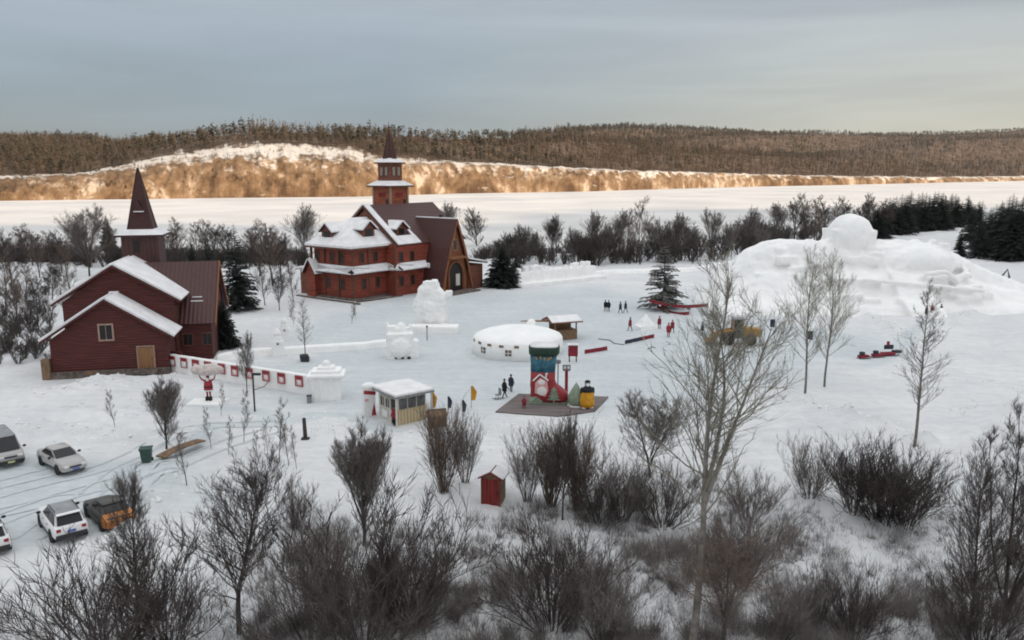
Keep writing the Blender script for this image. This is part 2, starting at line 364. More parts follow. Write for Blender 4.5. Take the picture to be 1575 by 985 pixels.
PATHS = [[(250, 735), (330, 655), (420, 650), (520, 640), (600, 665)], [(560, 600), (640, 560), (720, 590), (790, 610)], [(690, 500), (600, 480), (560, 470)], [(1000, 540), (1100, 560), (1260, 560), (1350, 560), (1440, 485)], [(300, 620), (360, 632), (440, 640)]]
PSEG = [(P0(*a), P0(*b)) for pl in PATHS for a, b in zip(pl, pl[1:])]
def paths(x, y):
    m = 0 * x
    for (ax, ay), (bx, by) in PSEG:
        t = np.clip(((x - ax) * (bx - ax) + (y - ay) * (by - ay)) / ((bx - ax) ** 2 + (by - ay) ** 2), 0, 1); m = np.maximum(m, sst(1.6, .5, np.hypot(x - ax - t * (bx - ax), y - ay - t * (by - ay)) + .4 * wav(x, y, 4, 62)))
    return m
def blob(x, y, cx, cy, rx, ry): return sst(1.15, .75, np.sqrt(((x - cx) / rx) ** 2 + ((y - cy) / ry) ** 2) + .12 * wav(x, y, 14, 61))
pk = np.maximum.reduce([blob(X, Yg, 4, 104, 34, 40), blob(X, Yg, -34, 49, 17, 8), blob(X, Yg, 27, 97, 22, 12), paths(X, Yg), blob(X, Yg, -14, 80, 14, 14)])
ca = me.color_attributes.new('packed', 'FLOAT_COLOR', 'POINT'); pk = pk.ravel(); ca.data.foreach_set('color', np.stack([pk, pk, pk, 1 + 0 * pk], 1).astype(np.float32).ravel())
tag(link('snow_ground', me), kind='structure')
rv = MB().add([(-6000, 150, -4), (6000, 150, -4), (6000, 4400, -4), (-6000, 4400, -4)], [(0, 1, 2, 3)]).build('frozen_river', M['river']); tag(rv, kind='structure')

PK = [-900, 0, 110, 200, 260, 330, 400, 540, 620, 700, 800, 900, 1000, 1100, 1200, 1300, 1430, 1575, 2500]
D0K = [560, 668, 690, 705, 720, 735, 747, 770, 820, 875, 915, 957, 1060, 1178, 1280, 1392, 1600, 1914, 3300]
YCK = [276, 277, 271, 262, 254, 247, 246, 249, 252, 254, 258, 261, 264.5, 267.5, 270, 272, 273.5, 273, 272]     # cliff edge
YSK = [266, 268, 266, 250, 236, 228, 222, 226, 240, 246, 252, 258, 262, 265, 268, 270, 271, 270, 270]     # upper end of the open snow
SKY = [203, 203, 205, 210, 207, 191, 187, 190, 193, 199, 199, 197, 197, 199, 205, 207, 204, 198, 198]     # tree tops on the skyline
TRK = [900, 900, 800, 600, 330, 190, 170, 170, 180, 230, 500, 1100, 1500, 1800, 2000, 2200, 2200, 2200, 2500]
WSK = [60, 60, 60, 65, 70, 70, 70, 70, 60, 50, 45, 40, 38, 38, 40, 45, 55, 60, 60]
def hp(px):
    f = lambda k: np.interp(px, PK, k)
    d0 = f(D0K); wc = 18.0; zr = lambda y, d: H - (y - 262.0) * d / F * 1.0
    d1 = d0 + wc; d2 = d0 + wc + f(WSK); d3 = d0 + wc + f(WSK) + f(TRK)
    return d0, d1, d2, d3, zr(f(YCK), d1), zr(f(YSK), d2), zr(f(SKY), d3) - 16
def hill_z(px, t):                                         # t: 0 foot, 1 cliff edge, 2 top of open snow, 3 ridge, 4 beyond
    d0, d1, d2, d3, z1, z2, z3 = hp(px)
    nx = px * .8
    gul = 1.0 + .45 * wav(nx, t * 30, 22, 21) + .3 * wav(nx, t * 60, 8, 22)
    y = np.select([t < 1, t < 2, t < 3], [d0 + (d1 - d0) * np.clip(t, 0, 1) - 7 * gul * np.sin(np.clip(t, 0, 1) * 3.14), d1 + (d2 - d1) * (t - 1), d2 + (d3 - d2) * (t - 2)], d3 + (t - 3) * 500)
    zt = z1 + (z2 - z1) * (t - 1); tt = np.clip(t - 2, 0, 1)
    z = np.select([t < 1, t < 2, t < 3], [-6 + (z1 + 6) * np.clip(t, 0, 1) ** .85, zt, z2 + (z3 - z2) * (.75 * tt + .25 * np.sin(tt * 1.57))], z3 - (t - 3) * 45)
    x = (px - CX) * CP / F * y
    z = z + np.where((t > 2) & (t < 3), np.sin(tt * 3.14) * sst(600, 1000, px) * (14 * np.sin(tt * 9 + px / 150) + 9 * np.sin(tt * 15 - px / 90)), 0)
    amp = np.clip(t - 1, 0, 1) * 1.5 + np.clip(t - 2, 0, 1) * np.clip((d3 - d2) * .006, 0, 6) * (1 - .5 * tt)
    z = z + amp * (wav(x, y, 120, 23) + .5 * wav(x, y, 40, 24)) + np.where(t < 1, np.clip(t, 0, 1) * 2 * wav(nx, t * 20, 12, 26), 2 * wav(nx, 20 + 0 * t, 12, 26) * np.clip(2 - t, 0, 1))
    return x, y, z
pxs = axis([(-900, -60, 20), (-60, 1640, 3), (1640, 2500, 20)])
ts = np.array(list(np.linspace(0, 1, 16)) + list(np.linspace(1.08, 2, 12)) + list(np.linspace(2.06, 3, 18)) + [3.2, 3.6, 4.2])
PX, TT = np.meshgrid(pxs, ts); hx, hy, hz = hill_z(PX, TT)
me = npmesh('hills', np.stack([hx.ravel(), hy.ravel(), hz.ravel()], 1), grid_faces(len(pxs), len(ts)), M['hills'], 4)
nn = wav(PX, TT * 40, 30, 31) * .1 + wav(PX, TT * 40, 9, 32) * .08
cliff = np.clip(.5 + (1.15 - TT - nn * 2.2 + .3 * wav(PX, TT * 0, 60, 33) + .2 * wav(PX, TT * 0, 18, 34)) * 1.1, 0, 1); forest = sst(1.55, 2.15, TT + nn * 1.6 + np.where(PX > 560, .28, 0) + np.where(PX < 200, .2, 0))
forest = np.clip(np.maximum(forest, .0), 0, 1)
ca = me.color_attributes.new('zone', 'FLOAT_COLOR', 'POINT')
ca.data.foreach_set('color', np.stack([cliff.ravel(), forest.ravel(), 0 * cliff.ravel(), 1 + 0 * cliff.ravel()], 1).astype(np.float32).ravel())
me.polygons.foreach_set('use_smooth', [True] * len(me.polygons)); tag(link('hills', me), kind='structure')

# ------------------------------------------------------------------ far forest, one mass on the hills
def merge_proto(proto, pos, sc, rot, hs):
    V, Fc = proto; n = len(pos); c, s = np.cos(rot)[:, None], np.sin(rot)[:, None]
    x = V[:, 0] * c - V[:, 1] * s; y = V[:, 0] * s + V[:, 1] * c
    out = np.stack([x * sc[:, None] + pos[:, 0:1], y * sc[:, None] + pos[:, 1:2], V[:, 2] * hs[:, None] + pos[:, 2:3]], 2).reshape(-1, 3)
    fc = (Fc[None] + (np.arange(n) * len(V))[:, None, None]).reshape(-1, 3)
    return out, fc
def tuft(r, kind):                                        # low triangle-count far tree, about 1 unit high
    V = []; Fc = []
    def tri(a, b, c): o = len(V); V.extend([a, b, c]); Fc.append((o, o + 1, o + 2))
    for k in range(3):
        a = k * 2.1; tri((.012 * math.cos(a), .012 * math.sin(a), 0), (.012 * math.cos(a + 2.1), .012 * math.sin(a + 2.1), 0), (0, 0, .95))
    n = 26 if kind == 'pine' else 22
    for k in range(n):
        h = r.uniform(.45, .98) if kind == 'pine' else r.uniform(.18, .98); a = r.uniform(0, 6.28)
        w = (.17 * (1 - ((h - .7) / .36) ** 2) if kind == 'pine' else .16 * (1 - h) + .02); w = max(w, .03) * r.uniform(.6, 1.3)
        d = (math.cos(a), math.sin(a)); q = (-d[1], d[0]); e = r.uniform(.03, .09)
        tri((0, 0, h + e * .3), (d[0] * w + q[0] * w * .45, d[1] * w + q[1] * w * .45, h + r.uniform(-.05, .03)), (d[0] * w - q[0] * w * .45, d[1] * w - q[1] * w * .45, h - e))
    return np.array(V), np.array(Fc)
rr = random.Random(3)
px = rng.uniform(-350, 1950, 60000); u = rng.uniform(0, 1, 60000)
d0, d1, d2, d3, *_ = hp(px)
dd = d2 + (d3 + 60 - d2) * u; keep = rng.uniform(0, 1, 60000) < np.clip((d3 - d2) / 1500 * (dd / 1300), .10, 1) * .62
px, u = px[keep], u[keep]
# fringe of trees at the wood's lower edge and a few on the open snow
pf = rng.uniform(-100, 1700, 1500); tf = 2 - np.abs(rng.normal(0, .18, 1500)); keep = (tf > 1.05) & (rng.uniform(0, 1, 1500) < np.where((pf > 215) & (pf < 545), .12, .75)); pf, tf = pf[keep], tf[keep]
pb = rng.uniform(-100, 1700, 4200); tb = rng.uniform(.1, 1.5, 4200); kb_ = wav(pb, tb * 60, 45, 71) + .6 * wav(pb, tb * 60, 14, 72) > .25; pb, tb = pb[kb_], tb[kb_]
pall = np.concatenate([px, pf, pb]); tall = np.concatenate([2 + u * 1.04, tf, tb])
fx, fy, fz = hill_z(pall, tall)
pos = np.stack([fx, fy, fz - .4], 1); n = len(pos)
small = np.concatenate([np.ones(len(px)), rng.uniform(.5, 1, len(pf)), rng.uniform(.10, .34, len(pb))])
green = (wav(fx, fy, 300, 41) * .6 + rng.normal(0, .5, n) + np.where(pall > 900, (tall - 2.45) * 1.2, .15 - .25 * (pall < 230))) > .15
for kind, sel, mt, nm in (('pine', green, M['farpine'], 'pine_forest'), ('larch', ~green, M['farlarch'], 'larch_forest')):
    Vs = []; Fs = []; o = 0
    idx = np.where(sel)[0]
    for k in range(5):
        ii = idx[k::5]; h = rng.uniform(11, 17, len(ii)) * (1 + .25 * wav(pos[ii, 0], pos[ii, 1], 90, 47)) * small[ii] * np.where(rng.uniform(0, 1, len(ii)) < .08, 1.18, 1)
        v, f = merge_proto(tuft(rr, kind), pos[ii], h * rng.uniform(.75, 1.3, len(ii)), rng.uniform(0, 6.28, len(ii)), h)
        Vs.append(v); Fs.append(f + o); o += len(v)
    tag(link(nm, npmesh(nm, np.concatenate(Vs), np.concatenate(Fs), mt, 3)), kind='stuff',
        label='dark green pine wood covering the far hills' if kind == 'pine' else 'brown leafless larch wood covering the far hills', cat='forest')

# ------------------------------------------------------------------ bare trees and shrubs
class Tw:
    def __init__(s, seed): s.r = random.Random(seed); s.t = MB(); s.c = MB()
    def stick(s, mb, pts, r0, r1, n):
        m = len(pts); mb.tube(pts, [r0 + (r1 - r0) * i / (m - 1) for i in range(m)], n, False)
    def twig(s, p, d, Ln, r):
        d = d.normalized(); u = d.cross(Vector((.3, .5, .8))).normalized() * r; w = d.cross(u)
        mid = p + d * Ln * .5 + Vector((s.r.uniform(-1, 1), s.r.uniform(-1, 1), s.r.uniform(-.3, 1))) * Ln * .09
        a = [p + u, p - u * .5 + w * .87, p - u * .5 - w * .87]; b = [mid + (q - p) * .7 for q in a]; e = p + d * Ln + Vector((0, 0, Ln * .12))
        s.c.add(a + b + [e], [(0, 1, 4, 3), (1, 2, 5, 4), (2, 0, 3, 5), (3, 4, 6), (4, 5, 6), (5, 3, 6)])
    def branch(s, p, d, Ln, r, lev, prm):
        rr = s.r; m = 4; pts = [p]; q = p; dd = d.normalized()
        for i in range(m):
            dd = (dd + Vector((rr.gauss(0, 1), rr.gauss(0, 1), rr.gauss(0, 1))) * prm['wob'] + Vector((0, 0, prm['up'] * .25))).normalized()
            q = q + dd * Ln / m; pts.append(q)
        s.stick(s.c, pts, r, r * .3, 4 if lev == 1 else 3)
        k = prm['n2'] if lev == 1 else prm['n3']
        for i in range(k):
            t = rr.uniform(.18, 1); f = t * m; j = min(int(f), m - 1); b = pts[j].lerp(pts[j + 1], f - j)
            ax = (pts[j + 1] - pts[j]).normalized(); o = ax.orthogonal().normalized(); o.rotate(Matrix.Rotation(rr.uniform(0, 6.28), 3, ax))
            a = rr.uniform(*prm['ang']); nd = ax * math.cos(a) + o * math.sin(a) + Vector((0, 0, prm['up'] * .35))
            ln = Ln * rr.uniform(.3, .55) * (1.15 - .5 * t)
            if lev == 1: s.branch(b, nd, ln, max(r * .42, prm['rt']), 2, prm)
            else: s.twig(b, nd, max(ln, prm['tw']), prm['rt'])
def bare(seed, h=10, r=.14, n1=34, n2=7, n3=5, spread=.26, base=.25, ang=(.35, .8), up=.5, wob=.12, fork=0, fz=(.12, .34), fl=(.55, .72), fa=(2.6, .2), ld=None, lean=.03, rt=.011, tw=.35, top=.45):
    s = Tw(seed); rr = s.r; prm = dict(n2=n2, n3=n3, ang=ang, up=up, wob=wob, rt=rt, tw=tw)
    leaders = [(Vector((0, 0, -.3)), Vector(ld + (1,)) if ld else Vector((rr.gauss(0, lean), rr.gauss(0, lean), 1)), h + .3, r)]
    for k in range(fork):
        a = rr.uniform(0, 6.28) if fork != 2 else fa[k]; z_ = h * rr.uniform(*fz); leaders.append((Vector((0, 0, z_)) + (Vector((ld[0], ld[1], 0)) * z_ if ld else Vector()) , Vector((math.cos(a) * .33, math.sin(a) * .25, 1)), h * rr.uniform(*fl), r * .62))
    for p, d, Ln, r0 in leaders:
        m = 9; pts = [p]; q = p; dd = d.normalized()
        for i in range(m):
            dd = (dd + Vector((rr.gauss(0, .045), rr.gauss(0, .045), .05))).normalized(); q = q + dd * Ln / m; pts.append(q)
        s.stick(s.t, pts, r0, r0 * .12, 7)
        k = int(n1 * Ln / h) if p.z < 0 else int(n1 * .6)
        for i in range(k):
            t = base + (1 - base) * (i + rr.random()) / k if p.z < 0 else .2 + .8 * (i + rr.random()) / k
            f = t * m; j = min(int(f), m - 1); b = pts[j].lerp(pts[j + 1], f - j); a = rr.uniform(0, 6.28); el = rr.uniform(.5, 1.0) + up * .6
            u = (t - base) / (1 - base); ln = h * spread * (math.sin(min(1, .25 + u * 1.1) * 3.14159 * .85) * .8 + top * .35 * (1 - u) + .12) * rr.uniform(.7, 1.2)
            s.branch(b, Vector((math.cos(a), math.sin(a), el)), ln, max(r0 * .28 * (1.1 - .7 * t), rt * 1.4), 1, prm)
    return s
def shrub(seed, h=3, stems=16, spread=.75, n2=8, n3=4, rt=.011, tw=.28, r=.035, wob=.12):
    s = Tw(seed); rr = s.r; prm = dict(n2=n2, n3=n3, ang=(.25, .7), up=.55, wob=wob, rt=rt, tw=tw)
    for k in range(stems):
        a = rr.uniform(0, 6.28); q = rr.uniform(0, 1) ** .6 * spread; d = Vector((math.cos(a) * q, math.sin(a) * q, 1)).normalized(); ln = h * rr.uniform(.7, 1.05) * (1 - .15 * q)
        b = Vector((math.cos(a) * .12 * h * q, math.sin(a) * .12 * h * q, -.15))
        if k < max(3, stems // 5): s.stick(s.t, [b, b + d * ln * .3, b + d * ln * .55 + Vector((0, 0, .05 * h))], r * 1.5, r * .7, 5)
        s.branch(b, d, ln, r, 1, prm)
    return s
def spruce(seed, h=10, wid=.2, whorls=26, per=9, droop=.25, gap=.06):
    r = random.Random(seed); t = MB(); c = MB()
    t.tube([(0, 0, -.3), (0, 0, h * .5), (0, 0, h)], [h * .014, h * .009, .01], 6)
    for i in range(whorls):
        u = (i + .5) / whorls; z = h * (gap + (1 - gap) * u); R0 = h * wid * (1 - u) ** .85 + .08
        for k in range(max(4, int(per * (1 - .45 * u)))):
            a = r.uniform(0, 6.28); ln = R0 * r.uniform(.65, 1.15); d = Vector((math.cos(a), math.sin(a), -droop + .5 * u + r.uniform(-.12, .12))); q = Vector((-d.y, d.x, 0))
            p = Vector((0, 0, z + r.uniform(-.3, .3) * h / whorls)); m = 4
            for j in range(m):
                f0, f1 = j / m, (j + 1) / m
                for sg in (-1, 1):
                    b0 = p + d * ln * f0; tip = p + d * ln * (f1 + .12) + q * sg * ln * .26 * (1 - f0 * .7) * r.uniform(.7, 1.2) + Vector((0, 0, -ln * .10 * r.uniform(.3, 1.3)))
                    c.add([b0 + Vector((0, 0, ln * .03)), p + d * ln * f1, tip], [(0, 1, 2)])
                    c.add([b0, p + d * ln * f1 - Vector((0, 0, ln * .09)), tip - q * sg * ln * .06], [(0, 2, 1)])
    return t, c
PROTO = {}
def proto(key, s, trunk_m, crown_m):
    t, c = (s.t, s.c) if isinstance(s, Tw) else s
    a = t.mesh(key + '_trunk', trunk_m); b = c.mesh(key + '_crown', crown_m)
    a.polygons.foreach_set('use_smooth', [True] * len(a.polygons)); PROTO[key] = (a, b, float(np.percentile(np.array(c.v)[:, 2], 99.7)))
def plant(key, name, label, cat, px, py, h, base_h, rz=None, group=None, wsc=1.0, at=None, part=('trunk', 'crown')):
    x, y, z = P(px, py) if at is None else at
    k = h / PROTO[key][2]; rz = random.uniform(0, 6.28) if rz is None else rz
    o = thing(name, label, cat, (x, y, z), rz, group, (k * wsc, k * wsc, k))
    link(part[0], PROTO[key][0], o); link(part[1], PROTO[key][1], o); return o
def mpx(px, py): x, y, z = P(px, py); return F / (y * CP + (H - z) * SP)      # pixels of the photograph per metre there
def hof(px, py, ytop):                                    # height of something whose foot is at py and whose top is at ytop
    x, y, z = P(px, py); return ZY(px, ytop, y) - z
proto('aspen', bare(11, 14, .14, 52, 8, 6, .36, .24, up=.5, rt=.0075, tw=.45), M['barkpale'], M['twigpale'])
proto('poplar', bare(12, 17, .20, 42, 8, 6, .235, .38, up=.32, fork=2, fz=(.40, .46), fl=(.44, .52), fa=(-.4, .9), ld=(.045, .0), rt=.0075, tw=.4, wob=.16), M['barkpale'], M['twigpale'])
proto('slim', bare(13, 12, .13, 60, 6, 4, .19, .25, up=.3, rt=.009, tw=.3), M['barkpale'], M['twiggrey'])
proto('dark', bare(14, 8, .15, 60, 9, 7, .42, .2, up=.5, fork=3, rt=.008, tw=.34), M['bark'], M['twigdark'])
proto('darkb', bare(15, 8, .12, 70, 9, 7, .40, .24, up=.5, rt=.008, tw=.34), M['bark'], M['twigdark'])
proto('multi', bare(35, 9.5, .10, 26, 8, 6, .24, .25, up=.7, fork=7, fz=(.01, .10), fl=(.75, .98), rt=.008, tw=.34), M['bark'], M['twigdark'])
proto('vase', bare(16, 6, .11, 40, 9, 7, .44, .12, up=.8, fork=5, rt=.008, tw=.3), M['bark'], M['twiggrey'])
proto('droop', bare(17, 9, .2, 34, 9, 7, .55, .3, ang=(.4, .9), up=.1, fork=2, rt=.009, tw=.4, wob=.16), M['bark'], M['twigbrown'])
proto('sapling', bare(18, 4, .03, 24, 5, 4, .24, .2, up=.5, rt=.007, tw=.24), M['bark'], M['twiggrey'])
proto('far', bare(19, 10, .14, 38, 7, 5, .36, .2, up=.5, fork=2, rt=.017, tw=.5), M['bark'], M['twigdark'])
proto('farb', bare(20, 10, .13, 40, 7, 5, .34, .15, up=.4, rt=.017, tw=.5), M['bark'], M['twigbrown'])
proto('farpale', bare(21, 10, .13, 40, 8, 6, .42, .2, up=.5, fork=3, rt=.014, tw=.5), M['bark'], M['twiggrey'])
proto('willow', shrub(22, 3, 34, .9, 10, 7, .0065, .28, .017, .18), M['bark'], M['twigdark'])
proto('willowg', shrub(23, 3, 36, .9, 10, 7, .006, .28, .014, .18), M['bark'], M['twiggrey'])
proto('upright', shrub(24, 4, 34, .34, 11, 6, .007, .28, .018), M['bark'], M['twigbrown'])
proto('willow_b', shrub(32, 3, 30, 1.05, 9, 7, .0065, .3, .017, .2), M['bark'], M['twigdark'])
proto('willowg_b', shrub(33, 3, 36, .7, 10, 7, .006, .3, .014, .2), M['bark'], M['twiggrey'])
proto('upright_b', shrub(34, 4, 26, .5, 12, 7, .0065, .3, .017, .16), M['bark'], M['twiggrey'])
proto('farshrub', shrub(25, 3, 14, .7, 6, 5, .02, .35, .035), M['bark'], M['twigdark'])
proto('spruce', spruce(26, 10, .25, 36, 15), M['bark'], M['needle'])
proto('spruceb', spruce(27, 10, .21, 36, 14, .35), M['bark'], M['needle'])
proto('bushspruce', spruce(28, 6, .42, 32, 26, .1, .0), M['bark'], M['needle'])
proto('greyspruce', spruce(29, 10, .33, 24, 13, .22, .10), M['bark'], M['needlegrey'])
BT = 'bare tree'; SH = 'shrub'
def tree(key, bh, label, px, py, ytop, rz=None, name='bare_tree', cat=BT, group=None, wsc=1.0):
    return plant(key, name, label, cat, px, py, hof(px, py, ytop), bh, rz, group, wsc)
# right and centre foreground
tree('poplar', 17, 'tall pale forked tree rising from the bottom edge to in front of the yellow loader', 1062, 1003, 388, 0, 'poplar_tree')
tree('droop', 9, 'brown low tree with arching boughs right of the tall pale tree', 1112, 1012, 800, .6)
tree('aspen', 14, 'pale aspen, left of the two standing close together on the snow', 1238, 608, 378, .4, 'aspen_tree')
tree('aspen', 14, 'pale aspen, right of the two standing close together on the snow', 1268, 595, 384, 2.9, 'aspen_tree')
tree('slim', 12, 'slim bare tree with dark lower trunk alone on the right snow slope', 1406, 692, 432, 1.1)
tree('multi', 8, 'large dark many stemmed tree at the right edge of the view', 1545, 965, 638, .3, wsc=1.15)
tree('darkb', 8, 'thin dark tree just left of the large one at the right edge', 1490, 985, 705, 2.1, wsc=.8)
tree('darkb', 8, 'dark tree with round crown in the left foreground snow', 368, 975, 690, .8, wsc=1.15)
tree('darkb', 8, 'thin dark tree rising beside the orange and black car', 216, 1000, 742, 2.7, wsc=.8)
tree('vase', 6, 'vase shaped grey tree below the small ticket booth', 560, 838, 652, .5)
tree('darkb', 8, 'dark narrow tree in the clump below the giant boot', 865, 800, 638, 1.7, wsc=.75)
tree('farpale', 10, 'light brown bushy tree left of the tall poplar', 1000, 735, 606, 2.2, wsc=1.5)
tree('vase', 6, 'small grey tree on the snow between car park and red barn', 256, 690, 582, 1.2)
tree('sapling', 4, 'thin sapling with two stems below the plank ramp', 287, 747, 650, .4, wsc=1.2)
tree('sapling', 4, 'faint sapling on the snow behind the parked silver sedan', 177, 657, 598, 1.4, wsc=1.2)
tree('slim', 12, 'slim dark tree growing from a black planter tub', 470, 553, 458, .9)
tree('darkb', 8, 'bare tree standing behind the middle of the panelled snow wall', 380, 606, 512, 2.0, wsc=.7)
# clumps of shrubs
BC = [0]
def bush(key, label, px, py, ytop, wsc=1, group=None, bh=3, rz=None):
    BC[0] += 1
    if BC[0] % 2 and key + '_b' in PROTO: key += '_b'
    return tree(key, bh, label, px, py, ytop, rz, 'shrub', SH, group, wsc)
bush('willow', 'large dark willow clump at the bottom left corner', 165, 1010, 832, 1.35, None, 3)
bush('willow', 'grey brown willow thicket left of the dark round crowned tree', 262, 1000, 850, 1.0)
bush('willow', 'very dark dense thicket at the bottom, left of the middle', 560, 990, 770, 1.15)
bush('willow', 'dark thicket leaning right beside the dense one at the bottom', 635, 960, 800, 1.0)
bush('willowg', 'grey thicket on the left flank of the dense dark one', 478, 985, 815, 1.0)
bush('upright', 'upright brown stems below the booth in the snow', 682, 758, 612, 1.0, None, 4)
bush('upright', 'upright pale stems right of the booth, the smaller of two', 716, 742, 630, .8, None, 4)
bush('upright', 'dense upright stems under the front of the boot display', 848, 778, 640, 1.15, None, 4)
bush('upright', 'upright stems on the left of the clump below the boot', 812, 770, 660, .9, None, 4)
bush('upright', 'upright stems on the right of the clump below the boot', 888, 785, 645, 1.0, None, 4)
bush('upright', 'dark upright thicket left of the tall pale poplar', 958, 800, 682, 1.2, None, 4)
bush('willow', 'dark thicket between poplar and upright stems', 925, 810, 720, 1.0)
bush('willow', 'dark low thicket at the foot of the tall poplar', 1020, 810, 715, 1.0)
bush('willow', 'black willow clump under the boot clump at the bottom middle', 848, 965, 795, 1.1)
bush('willowg', 'grey thin thicket right of the bottom middle black clump', 930, 990, 850, 1.0)
bush('willow', 'big dark rounded willow on the right snow edge', 1352, 795, 672, 1.15)
bush('willow', 'dense black willow in the heart of the big rounded clump', 1365, 800, 690, 1.2)
bush('willow', 'dark willow leaning right beside the big rounded one', 1395, 808, 700, 1.0)
bush('willow', 'dark willow joined to the left of the big rounded one', 1312, 785, 682, .9)
bush('willowg', 'small thin willow left of the big rounded one', 1246, 765, 668, .9)
bush('upright', 'dark narrow shrub in the grey brush at lower right', 1258, 958, 868, 1.0, None, 4)
bush('willow', 'spreading dark shrub beside the narrow one at lower right', 1315, 985, 868, .85)
bush('willowg', 'grey shrub behind the drooping brown tree', 1140, 900, 770, 1.0)
bush('willowg', 'pale brushy shrub under the poplar on its right', 1150, 800, 715, 1.1)
bush('willowg', 'thin grey shrub in the lower right brush', 1200, 985, 880, 1.0)
bush('willow', 'dark shrub at the foot of the right edge tree', 1510, 1000, 850, 1.0)
bush('willowg', 'grey shrub on snow right of the dark round crowned tree', 455, 812, 740, .9)
bush('willowg', 'grey twigs behind the orange and black car', 196, 772, 718, .8)
sg = 'thin saplings on the snow below the panelled wall'
ORD = 'first second third fourth fifth sixth seventh eighth ninth tenth eleventh twelfth thirteenth fourteenth fifteenth sixteenth seventeenth eighteenth nineteenth'.split()
def nth(items, a): return ORD[sorted(q[0] for q in items).index(a)]
SAP = ((325, 690, 625), (352, 700, 640), (375, 680, 600), (412, 700, 640), (430, 712, 612), (444, 716, 640), (456, 722, 655), (400, 720, 660), (340, 640, 590))
for a, b, c in SAP:
    tree('sapling', 4, nth(SAP, a) + ' from the left of the thin grey saplings below the panelled wall', a, b, c, None, 'sapling', 'sapling', sg, 1.0)
# background trees on the left
lg = 'bare trees behind the red barn'
LFT = ((18, 440, 352, 'far', 1.2), (40, 470, 400, 'farb', 1.1), (62, 430, 360, 'farb', 1.2), (95, 420, 355, 'far', 1.2), (8, 480, 385, 'farb', 1.1), (82, 470, 400, 'far', 1.1), (110, 455, 372, 'farb', 1.1),
        (28, 405, 345, 'farb', 1.6), (50, 408, 352, 'far', 1.6), (78, 405, 356, 'farb', 1.5), (120, 404, 350, 'far', 1.4), (182, 402, 348, 'farb', 1.3), (25, 500, 420, 'farb', 1), (60, 508, 430, 'far', 1), (100, 490, 420, 'farb', 1),
        (272, 405, 335, 'farb', 1.3), (262, 396, 350, 'far', 1.5), (300, 405, 338, 'farb', 1.3), (328, 402, 340, 'far', 1.3))
for a, b, c, k, w in LFT:
    tree(k, 10, nth(LFT, a) + ' from the left of the dark bare trees behind the red barn', a, b, c, None, 'bare_tree', BT, lg, w)
tree('farpale', 10, 'wide spreading bare tree behind the roof of the red barn', 138, 425, 318, .4, wsc=1.25)
bush('bushspruce', 'dark round crown standing out behind the barn roof, left of its spire', 168, 398, 332, .55, None, 6)
CT = 'spruce tree'
def fir(key, label, px, py, yt, w=1, bh=10, group=None, name='spruce_tree'): return tree(key, bh, label, px, py, yt, None, name, CT, group, w)
fir('spruce', 'tall dark spruce between the barn and the red church', 367, 478, 345, .95)
fir('spruceb', 'dark spruce directly behind the barn roof end', 322, 450, 358, 1.1)
fir('spruceb', 'smaller dark spruce left of the tall one behind the barn', 298, 440, 362, 1.1)
fir('bushspruce', 'bushy dark spruce hugging the right side of the barn', 345, 535, 458, .75, 6)
fir('bushspruce', 'low black spruce beside the entrance of the red church', 772, 441, 377, 1.1, 6)
fir('bushspruce', 'small spruce tucked behind the one by the church entrance', 794, 438, 392, .9, 6)
mg = 'bare trees between barn and church'
MID = ((400, 425, 345, 'far', 1.3), (420, 440, 338, 'farb', 1.2), (432, 430, 352, 'far', 1.3), (445, 420, 358, 'farb', 1.2), (388, 410, 348, 'farb', 1.4), (350, 402, 345, 'far', 1.3), (408, 470, 400, 'farb', 1), (430, 478, 415, 'far', 1), (452, 465, 405, 'farb', 1))
for a, b, c, k, w in MID:
    tree(k, 10, nth(MID, a) + ' from the left of the bare trees between barn and church', a, b, c, None, 'bare_tree', BT, mg, w)
tree('farpale', 10, 'pale round crowned tree against the river, left of the church', 470, 402, 316, 1.0, wsc=1.0)
tree('farpale', 10, 'pale tree above the nave roof, against the river ice', 688, 375, 312, 1.0, wsc=1.2)
tree('far', 10, 'dark squarish bare tree right of the church, against the river', 733, 390, 320, 2.0, wsc=1.3)
YNG = ((541, 498, 466), (547, 490, 462), (448, 488, 455), (452, 500, 470))
for a, b, c in YNG:
    tree('sapling', 4, nth(YNG, a) + ' from the left of the short young trees before the church', a, b, c, None, 'sapling', 'sapling', 'young trees before the church', 1.3)
# riverside trees
tree('farb', 10, 'tallest larch like tree in the riverside belt behind the plaza', 978, 405, 303, .4, 'larch_tree', wsc=.9)
tree('farb', 10, 'second tall tree beside the tallest in the riverside belt', 962, 405, 322, 1.4, 'larch_tree', wsc=.9)
tree('far', 10, 'bare tree in the riverside belt above the snow battlements', 856, 395, 336, 1.1, wsc=1.1)
BLT = tuple((a + r_ * 9, 404 - abs(r_) * 14, 404 - abs(r_) * 14 - h_) for a, r_, h_ in ((800, .5, 52), (822, .2, 46), (842, .8, 62), (880, .3, 50), (905, .9, 66), (930, .2, 58), (948, .6, 72), (1000, .4, 62), (1035, .8, 66), (1062, .2, 50), (1085, .9, 70), (1120, .5, 58), (1145, .9, 72), (1168, .3, 50)))
for a, b, c in BLT: tree('farpale', 10, nth(BLT, a) + ' from the left of the grey trees in the riverside belt', a, b, c, None, 'bare_tree', BT, 'grey trees in the riverside belt', .9)
rg = 'bare trees at the left end of the right hand wood'
